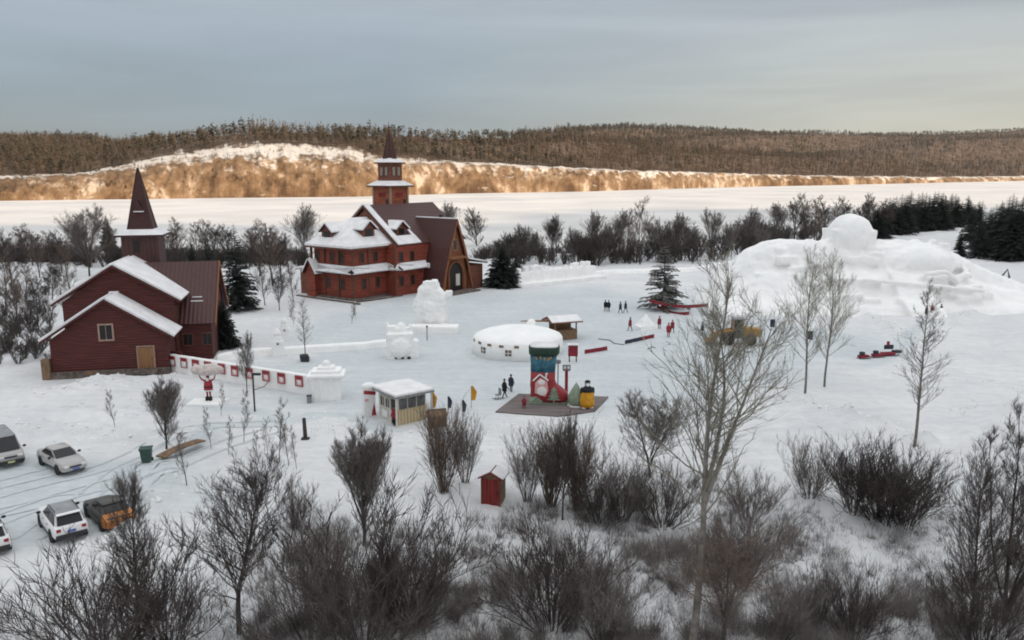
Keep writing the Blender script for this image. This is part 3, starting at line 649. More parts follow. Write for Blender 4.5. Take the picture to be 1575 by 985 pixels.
RGT = ((1195, 372, 312, 'farpale'), (1222, 375, 298, 'far'), (1236, 372, 318, 'farb'), (1252, 375, 300, 'farb'), (1268, 370, 310, 'far'), (1282, 372, 318, 'farb'), (1296, 368, 303, 'far'), (1312, 370, 318, 'farb'), (1326, 368, 312, 'far'),
        (1338, 366, 298, 'far'), (1352, 366, 306, 'farb'), (1366, 366, 312, 'far'), (1448, 352, 302, 'farb'), (1240, 378, 330, 'far'), (1262, 380, 326, 'farb'))
for a, b, c, k in RGT:
    tree(k, 10, nth(RGT, a) + ' from the left of the bare trees around the snow head', a, b, c, None, 'bare_tree', BT, rg, 1.15)
wg = 'spruces along the far side of the snow road'; r5 = random.Random(5)
for i in range(46):
    a = 1336 + 172 * (i + r5.random()) / 46; base = 370 - (a - 1336) * .14 - r5.uniform(0, 10); top = np.interp(a, [1336, 1360, 1400, 1460, 1510], [326, 306, 297, 298, 304]) + r5.uniform(-4, 14)
    fir(r5.choice(['spruce', 'spruceb']), 'black spruce in the row along the far side of the snow road', a, base, top, 1.35, 10, wg)
wg2 = 'spruces at the right edge of the view'
for i in range(34):
    a = 1474 + 125 * r5.random(); base = 398 - r5.uniform(0, 30) + (4 if a > 1520 else 0); top = np.interp(a, [1474, 1490, 1530, 1600], [352, 318, 304, 300]) + r5.uniform(-6, 24)
    fir(r5.choice(['spruce', 'spruceb']), 'black spruce in the dense stand at the right edge', a, base, top, 1.3, 10, wg2)
# uncountable brush: riverside belt, and dry undergrowth in the foreground
def brush(name, label, key, pts, hs, mt, wsc=1.2):
    t, c, hmax_ = PROTO[key]; b = bpy.data.meshes
    V = []; Fl = []; o = 0
    for me_ in (t, c):
        me_.calc_loop_triangles(); v = np.empty(len(me_.vertices) * 3, np.float32); me_.vertices.foreach_get('co', v)
        f = np.empty(len(me_.loop_triangles) * 3, np.int32); me_.loop_triangles.foreach_get('vertices', f); V.append(v.reshape(-1, 3)); Fl.append(f.reshape(-1, 3) + o); o += len(v) // 3
    V = np.concatenate(V); Fl = np.concatenate(Fl); pts = np.asarray(pts); hs = np.asarray(hs)
    v, f = merge_proto((V, Fl), pts, hs * wsc / 3, rng.uniform(0, 6.28, len(pts)), hs / 3)
    return tag(link(name, npmesh(name, v, f, mt, 3)), label, 'brush', None, 'stuff')
pts = []; hs = []
for i in range(250):
    a = r5.uniform(735, 1265); b = r5.uniform(0, 1) ** 1.3; y0 = np.interp(a, [735, 795, 915, 1000, 1100, 1150, 1265], [398, 408, 409, 407, 404, 390, 372]); y1 = np.interp(a, [735, 800, 1000, 1265], [388, 372, 374, 352])
    q = P0(a, y0 + (y1 - y0) * b); z = float(gz(*q)); z = max(z, -4)
    pts.append((q[0], q[1], z)); hs.append(r5.uniform(1.6, 5.2) * (1 + .3 * math.sin(a * .05)))
brush('riverside_thicket', 'dark brown leafless thicket along the river bank behind the plaza', 'farshrub', pts, hs, M['twigdark'])
pts = []; hs = []
for i in range(230):
    a = r5.uniform(-20, 470); b = r5.random(); q = P0(a, 412 - 22 * b - (6 if a < 110 else 0)); z = max(float(gz(*q)), -4)
    pts.append((q[0], q[1], z)); hs.append(r5.uniform(2.0, 4.5))
for i in range(70):
    a = r5.uniform(-10, 80); q = P0(a, r5.uniform(440, 560)); pts.append((q[0], q[1], float(gz(*q)))); hs.append(r5.uniform(.8, 2.2))
brush('bank_thicket', 'dark leafless thicket on the bank behind the barn', 'farshrub', pts, hs, M['twigdark'])
def twigs(name, label, pts, hs, mt, fan=7, wid=.010):
    n = len(pts); pts = np.repeat(np.asarray(pts), fan, 0); h = np.repeat(np.asarray(hs), fan) * rng.uniform(.5, 1.2, n * fan)
    a = rng.uniform(0, 6.28, n * fan); q = rng.uniform(.1, .9, n * fan)
    base = pts + np.stack([rng.normal(0, .12, n * fan), rng.normal(0, .12, n * fan), np.full(n * fan, -.05)], 1)
    tip = base + np.stack([np.cos(a) * q * h, np.sin(a) * q * h, h * (1.1 - .5 * q)], 1)
    V = np.empty((n * fan, 4, 3), np.float32)
    for k in range(3): V[:, k] = base + np.stack([np.full(n * fan, math.cos(k * 2.09) * wid), np.full(n * fan, math.sin(k * 2.09) * wid), np.zeros(n * fan)], 1)
    V[:, 3] = tip; o = (np.arange(n * fan) * 4)[:, None, None]
    f = (np.array([[0, 1, 3], [1, 2, 3], [2, 0, 3]])[None] + o).reshape(-1, 3)
    return tag(link(name, npmesh(name, V.reshape(-1, 3), f, mt, 3)), label, 'undergrowth', None, 'stuff')
def zone(a, b):                                           # how densely the brush covers this spot of the photograph
    lim = np.interp(a, [-50, 60, 140, 300, 420, 480, 620, 700, 800, 920, 1100, 1200, 1300, 1420, 1500, 1640], [930, 880, 850, 850, 800, 770, 790, 800, 775, 740, 735, 745, 790, 760, 690, 640])
    return sst(lim - 15, lim + 60, b) * (.45 + .55 * (a > 400) )
def Pv(a, b):
    xc = (a - CX) / F; yc = -(b - CY) / F; t = -H / (-SP + yc * CP); x, y = xc * t, (CP + yc * SP) * t; return np.stack([x, y, gz(x, y)], 1)
a_ = rng.uniform(-60, 1640, 62000); b_ = rng.uniform(620, 1040, 62000)
cl = wav(a_, b_ * 1.7, 110, 51) * .5 + wav(a_, b_ * 1.7, 35, 52) * .4
kp = rng.uniform(0, 1, 62000) < zone(a_, b_) * np.clip(.28 + 1.1 * cl, .03, .9); pts = Pv(a_[kp], b_[kp]); hs = rng.uniform(.2, .9, kp.sum()) ** 1.2
twigs('dry_undergrowth', 'frosted grey brown dry undergrowth on the foreground snow', pts, hs, M['grass'], 6, .016)
GA = []; GB = []
for i in range(420):
    a, b = r5.choice([(r5.uniform(0, 250), r5.uniform(585, 665)), (r5.uniform(1420, 1575), r5.uniform(585, 660)), (r5.uniform(230, 500), r5.uniform(640, 830)), (r5.uniform(480, 800), r5.uniform(660, 780))])
    if wav(a, b * 2, 60, 53) > .15: GA.append(a); GB.append(b)
# taller brush that fills the bottom of the view
a_ = rng.uniform(380, 1640, 9000); b_ = rng.uniform(700, 1040, 9000); cl = wav(a_, b_ * 1.5, 150, 54) * .6 + wav(a_, b_ * 1.5, 50, 55) * .4
lim = np.interp(a_, [380, 450, 700, 780, 900, 1060, 1200, 1330, 1450, 1640], [900, 800, 830, 790, 740, 730, 800, 890, 900, 780])
kp = (b_ > lim + rng.uniform(-20, 60, 9000)) & (cl > .02); p_ = Pv(a_[kp], b_[kp]); twigs('tangled_brush', 'tangled grey brown brush between the foreground shrubs', p_, rng.uniform(.7, 1.7, kp.sum()), M['twiggrey'], 16, .011)
# tyre tracks of packed snow in the car park
M['rut'] = snow_mat('packed_track', (.50, .53, .55), (.60, .62, .63), 1.5, .5)
tv = []; tf_ = []
for line in ([(-40, 800), (60, 775), (160, 745), (260, 722), (330, 690), (420, 662)], [(-40, 815), (80, 770), (150, 762), (240, 742)], [(-40, 770), (60, 742), (150, 724), (230, 690), (330, 655), (430, 652)], [(40, 830), (100, 790), (150, 750), (200, 715)], [(-30, 755), (40, 735), (80, 725)], [(130, 830), (180, 790), (215, 750), (260, 725)]):
    c_ = np.array([P0(*v) for v in line]); t_ = np.linspace(0, len(c_) - 1, 60); cx = np.interp(t_, range(len(c_)), c_[:, 0]); cy = np.interp(t_, range(len(c_)), c_[:, 1])
    for _ in range(12): cx[1:-1] = (cx[:-2] + cx[1:-1] * 2 + cx[2:]) / 4; cy[1:-1] = (cy[:-2] + cy[1:-1] * 2 + cy[2:]) / 4
    dx = np.gradient(cx); dy = np.gradient(cy); ln = np.hypot(dx, dy); nx_, ny_ = -dy / ln, dx / ln
    for off in (-.75, .75):
        o = len(tv); wd = .13 + .03 * np.sin(t_ * 9)
        for i in range(60):
            for sg in (-1, 1): x, y = cx[i] + nx_[i] * (off + sg * wd[i]), cy[i] + ny_[i] * (off + sg * wd[i]); tv.append((x, y, float(gz(x, y)) + .03))
        tf_ += [(o + 2 * i, o + 2 * i + 2, o + 2 * i + 3, o + 2 * i + 1) for i in range(59)]
tag(link('tyre_tracks', npmesh('tyre_tracks', tv, tf_, M['rut'], 4)), kind='structure')
pts = Pv(np.array(GA), np.array(GB)); hs = rng.uniform(.12, .4, len(GA))
twigs('dry_grass', 'sparse dry grass stalks poking through the snow', pts, hs, M['twigbrown'], 5, .009)

# ================================================================== buildings
def frame(o, deg):
    t = thing(*o); t.rotation_euler = (0, 0, R(deg)); return t
def house(prefix_parent, mw, x0, x1, y0, y1, ze, xr, zr_, wallname='wall'):   # gabled wall block, ridge along y, gable front at y0
    g = [(x0, -.3), (x1, -.3), (x1, ze), (xr, zr_), (x0, ze)]
    return MB().slab([(a, y0, b) for a, b in g], (0, y1 - y0, 0)).build(wallname, mw, prefix_parent)
def slope(parent, name, m, p, th, up=(0, 0, 1)):         # roof slab: quad p pushed upwards
    n = (Vector(p[1]) - Vector(p[0])).cross(Vector(p[3]) - Vector(p[0])).normalized()
    if n.z < 0: n = -n
    return MB().slab(p, n * th).build(name, m, parent)
def snowslab(parent, p, th=.22, off=.0, name='roof_snow'):
    n = (Vector(p[1]) - Vector(p[0])).cross(Vector(p[3]) - Vector(p[0])).normalized()
    if n.z < 0: n = -n
    q = [Vector(v) + n * off for v in p]
    return MB().slab(q, n * th).build(name, M['roofsnow'], parent, bevel=.07)
def window(parent, c, w, h, axis='x', out=-1, fm='trim', name='window', frame_w=.12, depth=.12):
    # axis: the wall's horizontal direction; out: side the window faces along the other axis
    f = MB(); g = MB()
    def bx(mb, du, dz, su, sz, dp, off):
        if axis == 'x': mb.box((c[0] + du, c[1] + out * off, c[2] + dz), (su, dp, sz))
        else: mb.box((c[0] + out * off, c[1] + du, c[2] + dz), (dp, su, sz))
    bx(g, 0, 0, w, h, .06, .02)
    o = g.build(name, M['glass'], parent)
    for sg in (-1, 1):
        bx(f, sg * (w + frame_w) / 2, 0, frame_w, h + 2 * frame_w, depth, .05); bx(f, 0, sg * (h + frame_w) / 2, w, frame_w, depth, .052)
    bx(f, 0, 0, .05, h, .05, .06); f.build('frame', M[fm], o); return o
# ---- red barn-like house with a spire, left
bx_, by_, _ = P(80, 583); bz = 0
barn = thing('wooden_house', 'dark red plank house with snowy gable roofs and a pointed spire', 'house', (bx_, by_, 0), R(12.5))
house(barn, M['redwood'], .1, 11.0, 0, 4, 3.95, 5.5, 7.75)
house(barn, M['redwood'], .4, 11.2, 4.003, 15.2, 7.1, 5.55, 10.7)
MB().box((5.3, 2.3, .05), (11.5, 5.2, 1.3)).build('foundation', M['stone'], barn)
for (xa, xb, za, zb, y0, y1, th, cut) in ((-.65, 5.5, 3.75, 7.8, -.55, 3.99, .12, 0), (11.75, 5.5, 3.75, 7.8, -.55, 3.99, .12, 0), (-.5, 5.55, 6.85, 10.75, 3.4, 15.6, .12, 1), (12.0, 5.55, 6.85, 10.75, 3.4, 15.6, .12, 1)):
    q = [(xa, y0, za), (xb, y0, zb), (xb, y1, zb), (xa, y1, za)]
    slope(barn, 'roof', M['maroon'], q, th); k = .03
    e = .06 if xa < 5 else -.06
    snowslab(barn, [(xa + e, y0 + .05, za + .03), (xb, y0 + .05, zb), (xb, y1 - .05, zb), (xa + e, y1 - .05, za + .03)], .26, th + .004)
    d = Vector((xb - xa, 0, zb - za)).normalized()
    MB().slab([Vector((xa, y0 - .06, za - .1)), Vector((xb, y0 - .06, zb - .1)), Vector((xb, y0 - .06, zb + .1)), Vector((xa, y0 - .06, za + .1))], (0, .055, 0)).build('bargeboard', M['redwood'], barn)
# cross wing to the right, bare maroon metal roof
g = [(5.9, -.3), (16.5, -.3), (16.5, 4.3), (11.2, 9.9), (5.9, 4.3)]
MB().slab([(6.2, a, b) for a, b in g], (8.3, 0, 0)).build('wall', M['redwood'], barn)
slope(barn, 'roof', M['maroonP'], [(6.2, 5.3, 4.05), (14.95, 5.3, 4.05), (14.95, 11.2, 10.2), (6.2, 11.2, 10.2)], .14)
slope(barn, 'roof', M['maroonP'], [(6.2, 17.1, 4.05), (14.95, 17.1, 4.05), (14.95, 11.2, 10.2), (6.2, 11.2, 10.2)], .14)
MB().slab([(15.0, 5.2, 3.8), (15.0, 11.2, 9.95), (15.0, 11.2, 10.38), (15.0, 5.2, 4.2)], (.12, 0, 0)).build('bargeboard', M['orange'], barn)
MB().slab([(15.0, 17.2, 3.8), (15.0, 11.2, 9.95), (15.0, 11.2, 10.38), (15.0, 17.2, 4.2)], (.12, 0, 0)).build('bargeboard', M['orange'], barn)
for zz, ln in ((6.55, 1.0), (6.15, 1.3)):                  # snow guards left on the bare roof
    MB().box((13.0, 5.3 + (zz - 4.05) * .959 - .08, zz + .17), (ln, .12, .10)).build('snow_patch', M['roofsnow'], barn)
window(barn, (5.35, 0, 4.55), 1.15, 1.45, frame_w=.16)
d = MB().box((8.9, -.02, 1.75), (1.5, .10, 2.15)).build('door', M['doorwood'], barn)
MB().box((8.1, -.05, 1.75), (.12, .12, 2.3)).box((9.7, -.05, 1.75), (.12, .12, 2.3)).box((8.9, -.05, 2.95), (1.72, .12, .12)).build('frame', M['trim'], d)
MB().box((9.45, -.10, 1.7), (.06, .06, .2)).build('handle', M['plastic'], d)
MB().box((8.9, -.75, .50), (2.2, 1.4, .28)).build('step', M['stone'], barn)
MB().box((5.6, 3.2, 7.98), (.9, .55, .45)).build('vent_box', M['roofsnow'], barn, bevel=.08)
MB().box((-.35, -.1, 1.0), (.75, .75, 2.2)).build('corner_pier', M['wood'], barn)
MB().box((3.6, -.42, .55), (.55, .1, .3)).build('hatch', M['doorwood'], barn)
window(barn, (11.2, 8.6 - 3.9, 5.6), .8, 1.1, 'y', 1, 'trimd'); window(barn, (12.0, 5.9, 2.3), .9, 1.2, 'x', -1, 'trimd'); window(barn, (14.0, 5.9, 2.3), .9, 1.2, 'x', -1, 'trimd')
TX, TY = 6.55, 14.2
MB().box((TX, TY, 11.0), (3.9, 3.9, 4.2)).build('tower', M['maroonP'], barn)
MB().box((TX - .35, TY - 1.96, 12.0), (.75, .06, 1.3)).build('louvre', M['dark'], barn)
def pyr(mb, cx, cy, z0, z1, a0, a1): return mb.loft([[(cx + sx * a, cy + sy * a, z) for sx, sy in ((-1, -1), (1, -1), (1, 1), (-1, 1))] for z, a in ((z0, a0), (z1, a1))])
pyr(MB(), TX, TY, 13.1, 13.32, 2.55, 2.6).build('eaves', M['maroon'], barn)
pyr(MB(), TX, TY, 13.324, 13.9, 2.56, 1.5).build('roof_snow', M['roofsnow'], barn, bevel=.06)
sp = pyr(MB(), TX, TY, 13.7, 20.75, 1.36, .05).build('spire', M['spire'], barn)
rb = MB()
for sx, sy in ((-1, -1), (1, -1), (1, 1), (-1, 1)): rb.tube([(TX + sx * 1.36, TY + sy * 1.36, 13.75), (TX + sx * .05, TY + sy * .05, 20.75)], .07, 5)
rb.build('ridge_cap', M['spire'], sp)
MB().box((TX, TY - 1.2, 15.9), (1.0, .5, .1)).build('snow_ledge', M['roofsnow'], sp)
MB().slab([(TX - .42, TY - 1.32, 15.95), (TX + .42, TY - 1.32, 15.95), (TX, TY - 1.3, 17.2)], (0, .5, 0)).build('louvre', M['spire'], sp)

# ---- red log church; local x = along the nave (right, nearer), y = away to the right
mx0, my0 = P0(545, 463)
ch = thing('church', 'large red log church with snowy hipped roofs and a three tier spire tower', 'church', (mx0, my0, 0), math.atan2(-.6, .8))
MB().box((-5.0, 5.0, 2.2), (10.0, 10.0, 5.0)).build('lower_wall', M['redlog'], ch)
MB().box((-4.75, 4.75, 6.6), (9.3, 9.3, 3.9)).build('upper_wall', M['redlog'], ch)
MB().box((-5.4, 12.0, 3.8), (15.0, 9.6, 9.4)).build('transept_wall', M['redlog'], ch)
MB().box((-5.0, 5.2, -.05), (11.4, 11.6, .75)).build('foundation', M['stone'], ch)
lg_ = MB()
for i, (cx, cy) in enumerate(((0, 0), (-10, 0), (-.1, 3.4), (-3.4, -.02), (-6.8, -.02), (2.1, 7.2))): lg_.box((cx, cy, 4.2), (.32, .32, 8.5))
lg_.build('corner_post', M['trimd'], ch)
# upper hip roof with a deep eave and snow
E0 = 8.35; ax0, ax1, ay0, ay1 = -10.5, .75, -.95, 8.3; RX, RY, RZ = -5.2, 4.6, 12.45
c00, c10, c11, c01 = (ax0, ay0, E0), (ax1, ay0, E0), (ax1, ay1, E0), (ax0, ay1, E0); r0, r1 = (RX, RY, RZ), (RX, ay1, RZ)
def eq(p, q): return [p[0], p[1], q[1], q[0]]
MB().add([c00, c10, c11, c01, r0, r1], [(0, 1, 4), (1, 2, 5, 4), (3, 0, 4, 5), (2, 3, 5), (3, 2, 1, 0)]).build('hip_roof', M['maroon'], ch)
def up(p, k): return (p[0], p[1], p[2] + k)
sn = MB(); A = [c00, c10, c11, c01, r0, r1]; b0 = [up(p, .02) for p in A]; t0 = [up(p, .36) for p in A]
sn.add(b0 + t0, [(6, 7, 10), (7, 8, 11, 10), (9, 6, 10, 11), (0, 1, 7, 6), (1, 2, 8, 7), (3, 0, 6, 9), (2, 3, 9, 8), (8, 9, 11)])
sn.build('roof_snow', M['roofsnow'], ch)
MB().slab([(ax0, ay0 - .03, E0 - .26), (ax1 + .03, ay0 - .03, E0 - .26), (ax1 + .03, ay0 - .03, E0 - .01), (ax0, ay0 - .03, E0 - .01)], (0, .16, 0)).slab([(ax1 + .034, ay0 - .034, E0 - .262), (ax1 + .034, ay1, E0 - .262), (ax1 + .034, ay1, E0 - .012), (ax1 + .034, ay0 - .034, E0 - .012)], (-.15, 0, 0)).build('fascia', M['trimd'], ch)
# dormers: (axis, position)
def dormer(face, p, w, h, dep):                           # face 'f' looks along -y, 'r' along +x
    m = Matrix.Translation(p) @ (Matrix.Identity(4) if face == 'f' else Matrix.Rotation(R(90), 4, 'Z'))
    def tr(l): return [tuple(m @ Vector(q)) for q in l]
    o = MB().slab(tr([(-w / 2, 0, 0), (w / 2, 0, 0), (w / 2, 0, h), (0, 0, h + w * .42), (-w / 2, 0, h)]), m.to_3x3() @ Vector((0, dep, 0))).build('dormer', M['brownwall'], ch)
    MB().add(tr([(-w * .28, -.03, h * .15), (w * .28, -.03, h * .15), (w * .28, -.03, h * .95), (-w * .28, -.03, h * .95)]), [(0, 1, 2, 3)]).slab(tr([(-w * .28, -.03, h * .15), (w * .28, -.03, h * .15), (w * .28, -.03, h * .95), (-w * .28, -.03, h * .95)]), m.to_3x3() @ Vector((0, -.04, 0))).build('window', M['glass'], o)
    for sg in (-1, 1):
        q = tr([(sg * (w / 2 + .35), -.45, h - .28), (0, -.45, h + w * .42 + .03), (0, dep, h + w * .42 + .03), (sg * (w / 2 + .35), dep, h - .28)])
        n = (Vector(q[1]) - Vector(q[0])).cross(Vector(q[3]) - Vector(q[0])).normalized(); n = n if n.z > 0 else -n
        MB().slab(q, n * .1).build('roof', M['maroon'], o)
        MB().slab([Vector(v) + n * .104 for v in q], n * .26).build('roof_snow', M['roofsnow'], o)
dormer('f', (-6.6, .55, 9.3), 2.5, 1.5, 4.4)
dormer('r', (-1.0, 4.5, 9.7), 2.5, 1.5, 4.6)
# transept: steep gable, snow only along its rake and eave
TE, TR, tx0, txr, tx1, ty0, ty1 = 8.3, 14.6, -13.4, -5.7, 2.3, 7.75, 25
MB().slab([(tx0 + .9, ty0 + .35, TE), (tx1 - .9, ty0 + .35, TE), (txr, ty0 + .35, TR - .5)], (0, ty1 - ty0 - .7, 0)).build('gable_wall', M['brownwall'], ch)
for xa in (tx0, tx1):
    q = [(xa, ty0, TE), (txr, ty0, TR), (txr, ty1, TR), (xa, ty1, TE)]
    slope(ch, 'roof', M['maroonP'], q, .16)
    f = lambda t, y: (xa + (txr - xa) * t, y, TE + (TR - TE) * t)
    snowslab(ch, [f(0, ty0), f(1, ty0), f(1, ty0 + 1.15), f(0, ty0 + 1.15)], .24, .165)
    snowslab(ch, [f(.0, ty0 + 1.16), f(.2, ty0 + 1.16), f(.2, 13.2), f(.0, 13.2)], .22, .165)
    MB().slab([f(0, ty0 - .08), f(1, ty0 - .08), up(f(1, ty0 - .08), -.3), up(f(0, ty0 - .08), -.3)], (0, .07, 0)).build('bargeboard', M['trimd'], ch)
f = lambda t, y: (tx1 + (txr - tx1) * t, y, TE + (TR - TE) * t)
snowslab(ch, [f(0, 12.4), f(.48, 12.4), f(.48, 13.0), f(0, 13.0)], .26, .18)
dormer('r', (.35, 10.6, 9.6), 2.3, 1.4, 4.4)
# skirt roof round the ground floor, with a small gabled porch at its left end
SK = 4.25
def skirt(p, q, ip, iq):
    slope(ch, 'skirt_roof', M['maroon'], [p, q, iq, ip], .08); snowslab(ch, [p, q, iq, ip], .3, .085)
skirt((-8.3, -1.15, SK), (.95, -1.15, SK), (-.02, -.02, 5.15), (-8.3, -.02, 5.15))
skirt((.95, -1.15, SK), (1.2, 7.0, SK), (-.02, 7.0, 5.15), (-.02, -.02, 5.15))
skirt((1.2, 7.0, SK), (3.5, 7.4, SK), (2.2, 8.2, 5.1), (.2, 7.2, 5.15))
skirt((3.5, 7.4, SK), (3.4, 13.8, SK), (2.12, 13.8, 5.1), (2.12, 8.2, 5.1))
MB().slab([(2.1, 13.6, SK - .1), (3.5, 13.6, SK - .1), (3.5, 14.2, SK - .1), (2.1, 14.2, SK - .1)], (0, 0, .9)).build('roof_snow', M['roofsnow'], ch, bevel=.2)
MB().slab([(-10.3, -1.0, -.2), (-8.2, -1.0, -.2), (-8.2, -1.0, 4.2), (-9.25, -1.0, 5.9), (-10.3, -1.0, 4.2)], (0, 2.2, 0)).build('porch', M['redlog'], ch)
for sg in (-1, 1):
    q = [(-9.25 + sg * 1.6, -1.45, 3.75), (-9.25, -1.45, 6.05), (-9.25, .8, 6.05), (-9.25 + sg * 1.6, .8, 3.75)]
    slope(ch, 'porch_roof', M['maroon'], q, .08); snowslab(ch, q, .24, .085)
    MB().slab([(-9.25 + sg * 1.62, -1.5, 3.6), (-9.25, -1.5, 5.9), (-9.25, -1.5, 6.1), (-9.25 + sg * 1.62, -1.5, 3.85)], (0, .045, 0)).build('bargeboard', M['trimd'], ch)
slope(ch, 'lean_to_roof', M['maroon'], [(-14.2, -.3, 4.0), (-10.0, -.3, 4.6), (-10.0, 6, 4.9), (-14.2, 6, 4.2)], .1); snowslab(ch, [(-14.2, -.3, 4.0), (-10.0, -.3, 4.6), (-10.0, 6, 4.9), (-14.2, 6, 4.2)], .35, .105)
MB().box((-12.0, 3.0, 1.9), (3.4, 5.0, 4.2)).build('lean_to_wall', M['brownwall'], ch)
# windows of both storeys
for x in (-8.6, -5.0, -2.6): window(ch, (x, .1, 6.7), .8, 1.5, 'x', -1, 'trimd')
for y in (1.9, 4.9): window(ch, (-.1, y, 6.7), .8, 1.5, 'y', 1, 'trimd')
for x in (-6.0, -2.6): window(ch, (x, 0, 2.5), .7, 1.6, 'x', -1, 'trimd')
for y in (2.2, 5.2): window(ch, (0, y, 2.5), .7, 1.6, 'y', 1, 'trimd')
for y in (8.6, 11.2): window(ch, (2.1, y, 6.4), .8, 1.5, 'y', 1, 'trimd'); window(ch, (2.1, y, 2.4), .8, 1.5, 'y', 1, 'trimd')
for x in (-8.6, -5.0, -2.6): MB().box((x, -.02, 5.6), (1.1, .1, .12)).build('sill', M['trimd'], ch)
# nave: steep A-frame, bare maroon roof, orange boarded gable facing right
NX0, NX1, NY, NZ = -2.5, 6.9, 17.4, 12.3
def ap(x, s, t):                                          # point on the flared A-frame profile
    k = [(0, NZ), (1.9, 7.6), (3.1, 3.9), (4.0, .4)]; return (x, NY + s * np.interp(t, [0, 1, 2, 3], [q[0] for q in k]), np.interp(t, [0, 1, 2, 3], [q[1] for q in k]))
for s_ in (-1, 1):
    for i in range(3): slope(ch, 'nave_roof', M['maroonP'], [ap(NX0, s_, i), ap(NX1, s_, i), ap(NX1, s_, i + 1), ap(NX0, s_, i + 1)], .16 + .003 * i)
snowslab(ch, [(NX0, NY - .25, NZ + .08), (NX1 - .3, NY - .25, NZ + .08), (NX1 - .3, NY + .35, NZ + .05), (NX0, NY + .35, NZ + .05)], .2, .0)
MB().box((3.2, NY, NZ + .42), (.5, .4, .5)).build('chimney', M['dark'], ch)
prof = [ap(NX1 - .75, -1, i) for i in (3, 2, 1)] + [ap(NX1 - .75, 1, 0)] + [ap(NX1 - .75, 1, i) for i in (1, 2, 3)]
prof = [(p[0], NY + (p[1] - NY) * .93, p[2] - .15 if i not in (0, 6) else 0) for i, p in enumerate(prof)]
MB().slab(prof, (-.3, 0, 0)).build('nave_gable', M['orange'], ch)
for s_ in (-1, 1):
    for i in range(3):
        a, b = ap(NX1 + .03, s_, i), ap(NX1 + .03, s_, i + 1)
        MB().slab([a, b, (b[0], b[1] - s_ * .32, b[2]), (a[0], a[1] - s_ * .32 * (i > 0), a[2] - .5 * (i == 0))], (-.14, 0, 0)).build('bargeboard', M['orange'], ch)
arch = [(NX1 - .7, NY + 1.75 * math.cos(a), 2.9 + 2.1 * math.sin(a)) for a in np.linspace(0, math.pi, 11)]
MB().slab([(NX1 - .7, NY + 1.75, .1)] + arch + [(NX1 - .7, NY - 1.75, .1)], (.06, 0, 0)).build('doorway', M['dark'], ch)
ring = MB(); ang = np.linspace(0, math.pi, 13)
ring.tube([(NX1 - .5, NY + 1.95 * math.cos(a), 2.9 + 2.3 * math.sin(a)) for a in ang], .2, 6)
ring.build('arch', M['orange'], ch)
for s_ in (-1, 1): MB().box((NX1 - .45, NY + s_ * 1.95, 1.5), (.34, .34, 2.9)).build('pillar', M['orange'], ch)
MB().box((NX1 - .6, NY + .6, 2.0), (.08, 1.0, 2.0)).build('poster', M['cream'], ch)
slope(ch, 'canopy', M['orange'], [(NX1 - .6, NY - 2.6, 6.0), (NX1 + .9, NY - 2.2, 5.75), (NX1 + .9, NY + 1.3, 5.75), (NX1 - .6, NY + 1.7, 6.0)], .2)
window(ch, (NX1 - .7, NY, 8.0), .9, 1.6, 'y', 1, 'trim')
MB().slab([(3.5, NY + 3.2, -.2), (6.6, NY + 3.2, -.2), (6.6, NY + 7.0, -.2), (3.5, NY + 7.0, -.2)], (0, 0, 4.4)).build('side_wing', M['brownwall'], ch)
q = [(3.0, NY + 2.7, 5.5), (7.2, NY + 2.7, 5.3), (7.3, NY + 7.6, 4.3), (3.0, NY + 7.6, 4.3)]
slope(ch, 'roof', M['maroon'], q, .12); snowslab(ch, q, .3, .124)
MB().box((2.6, NY - 1.4, 11.5), (1.6, 2.2, .2), rx=.9).build('roof_snow', M['roofsnow'], ch) if False else None
MB().box((7.9, NY - .5, .12), (2.6, 7.5, .3)).build('steps', M['stone'], ch)
MB().box((-4.0, -2.1, .02), (15, .5, .35)).box((2.2, 3.5, .022), (.5, 9.0, .35), rz=-.12).build('terrace_edge', M['stone'], ch)
# tower
TX, TY = -9.4, 18.0
def sq(mb, z0, z1, a0, a1): return pyr(mb, TX, TY, z0, z1, a0, a1)
sq(MB(), 9, 17.6, 2.15, 2.15).build('tower', M['towerwood'], ch)
for dx, dy, wx, wy in ((0, -2.17, 1.7, .1), (2.17, 0, .1, 1.7)):
    MB().box((TX + dx, TY + dy, 16.2), (wx, wy, .8)).build('panel', M['shedred'], ch); MB().box((TX + dx, TY + dy, 14.2), (wx * .8, wy, .6)).build('panel', M['shedred'], ch)
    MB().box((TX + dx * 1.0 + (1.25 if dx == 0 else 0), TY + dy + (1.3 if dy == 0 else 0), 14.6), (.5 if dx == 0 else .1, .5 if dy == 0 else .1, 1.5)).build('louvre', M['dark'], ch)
cp_ = MB()
for sx in (-1, 1):
    for sy in (-1, 1): cp_.box((TX + sx * 2.12, TY + sy * 2.12, 13.4), (.34, .34, 8.4))
cp_.build('corner_post', M['trim'], ch)
sq(MB(), 17.55, 17.8, 3.0, 3.05).build('eaves', M['trimd'], ch); sq(MB(), 17.804, 18.65, 3.02, 1.75).build('roof_snow', M['roofsnow'], ch, bevel=.08)
sq(MB(), 18.4, 21.7, 1.5, 1.5).build('lantern', M['brownwall'], ch)
for dx, dy in ((0, -1), (1, 0)):
    for k in (-.62, .62):
        c = (TX + dx * 1.5 + (k if dx == 0 else 0), TY + dy * 1.5 + (k if dy == 0 else 0), 20.3)
        window(ch, c, .62, 1.5, 'x' if dx == 0 else 'y', -1 if dx == 0 else 1, 'trimd', 'lantern_window', .1).data.materials[0] = M['paleglass']
sq(MB(), 21.65, 21.85, 1.95, 2.0).build('eaves', M['trimd'], ch); sq(MB(), 21.854, 22.6, 1.97, 1.1).build('roof_snow', M['roofsnow'], ch, bevel=.07)
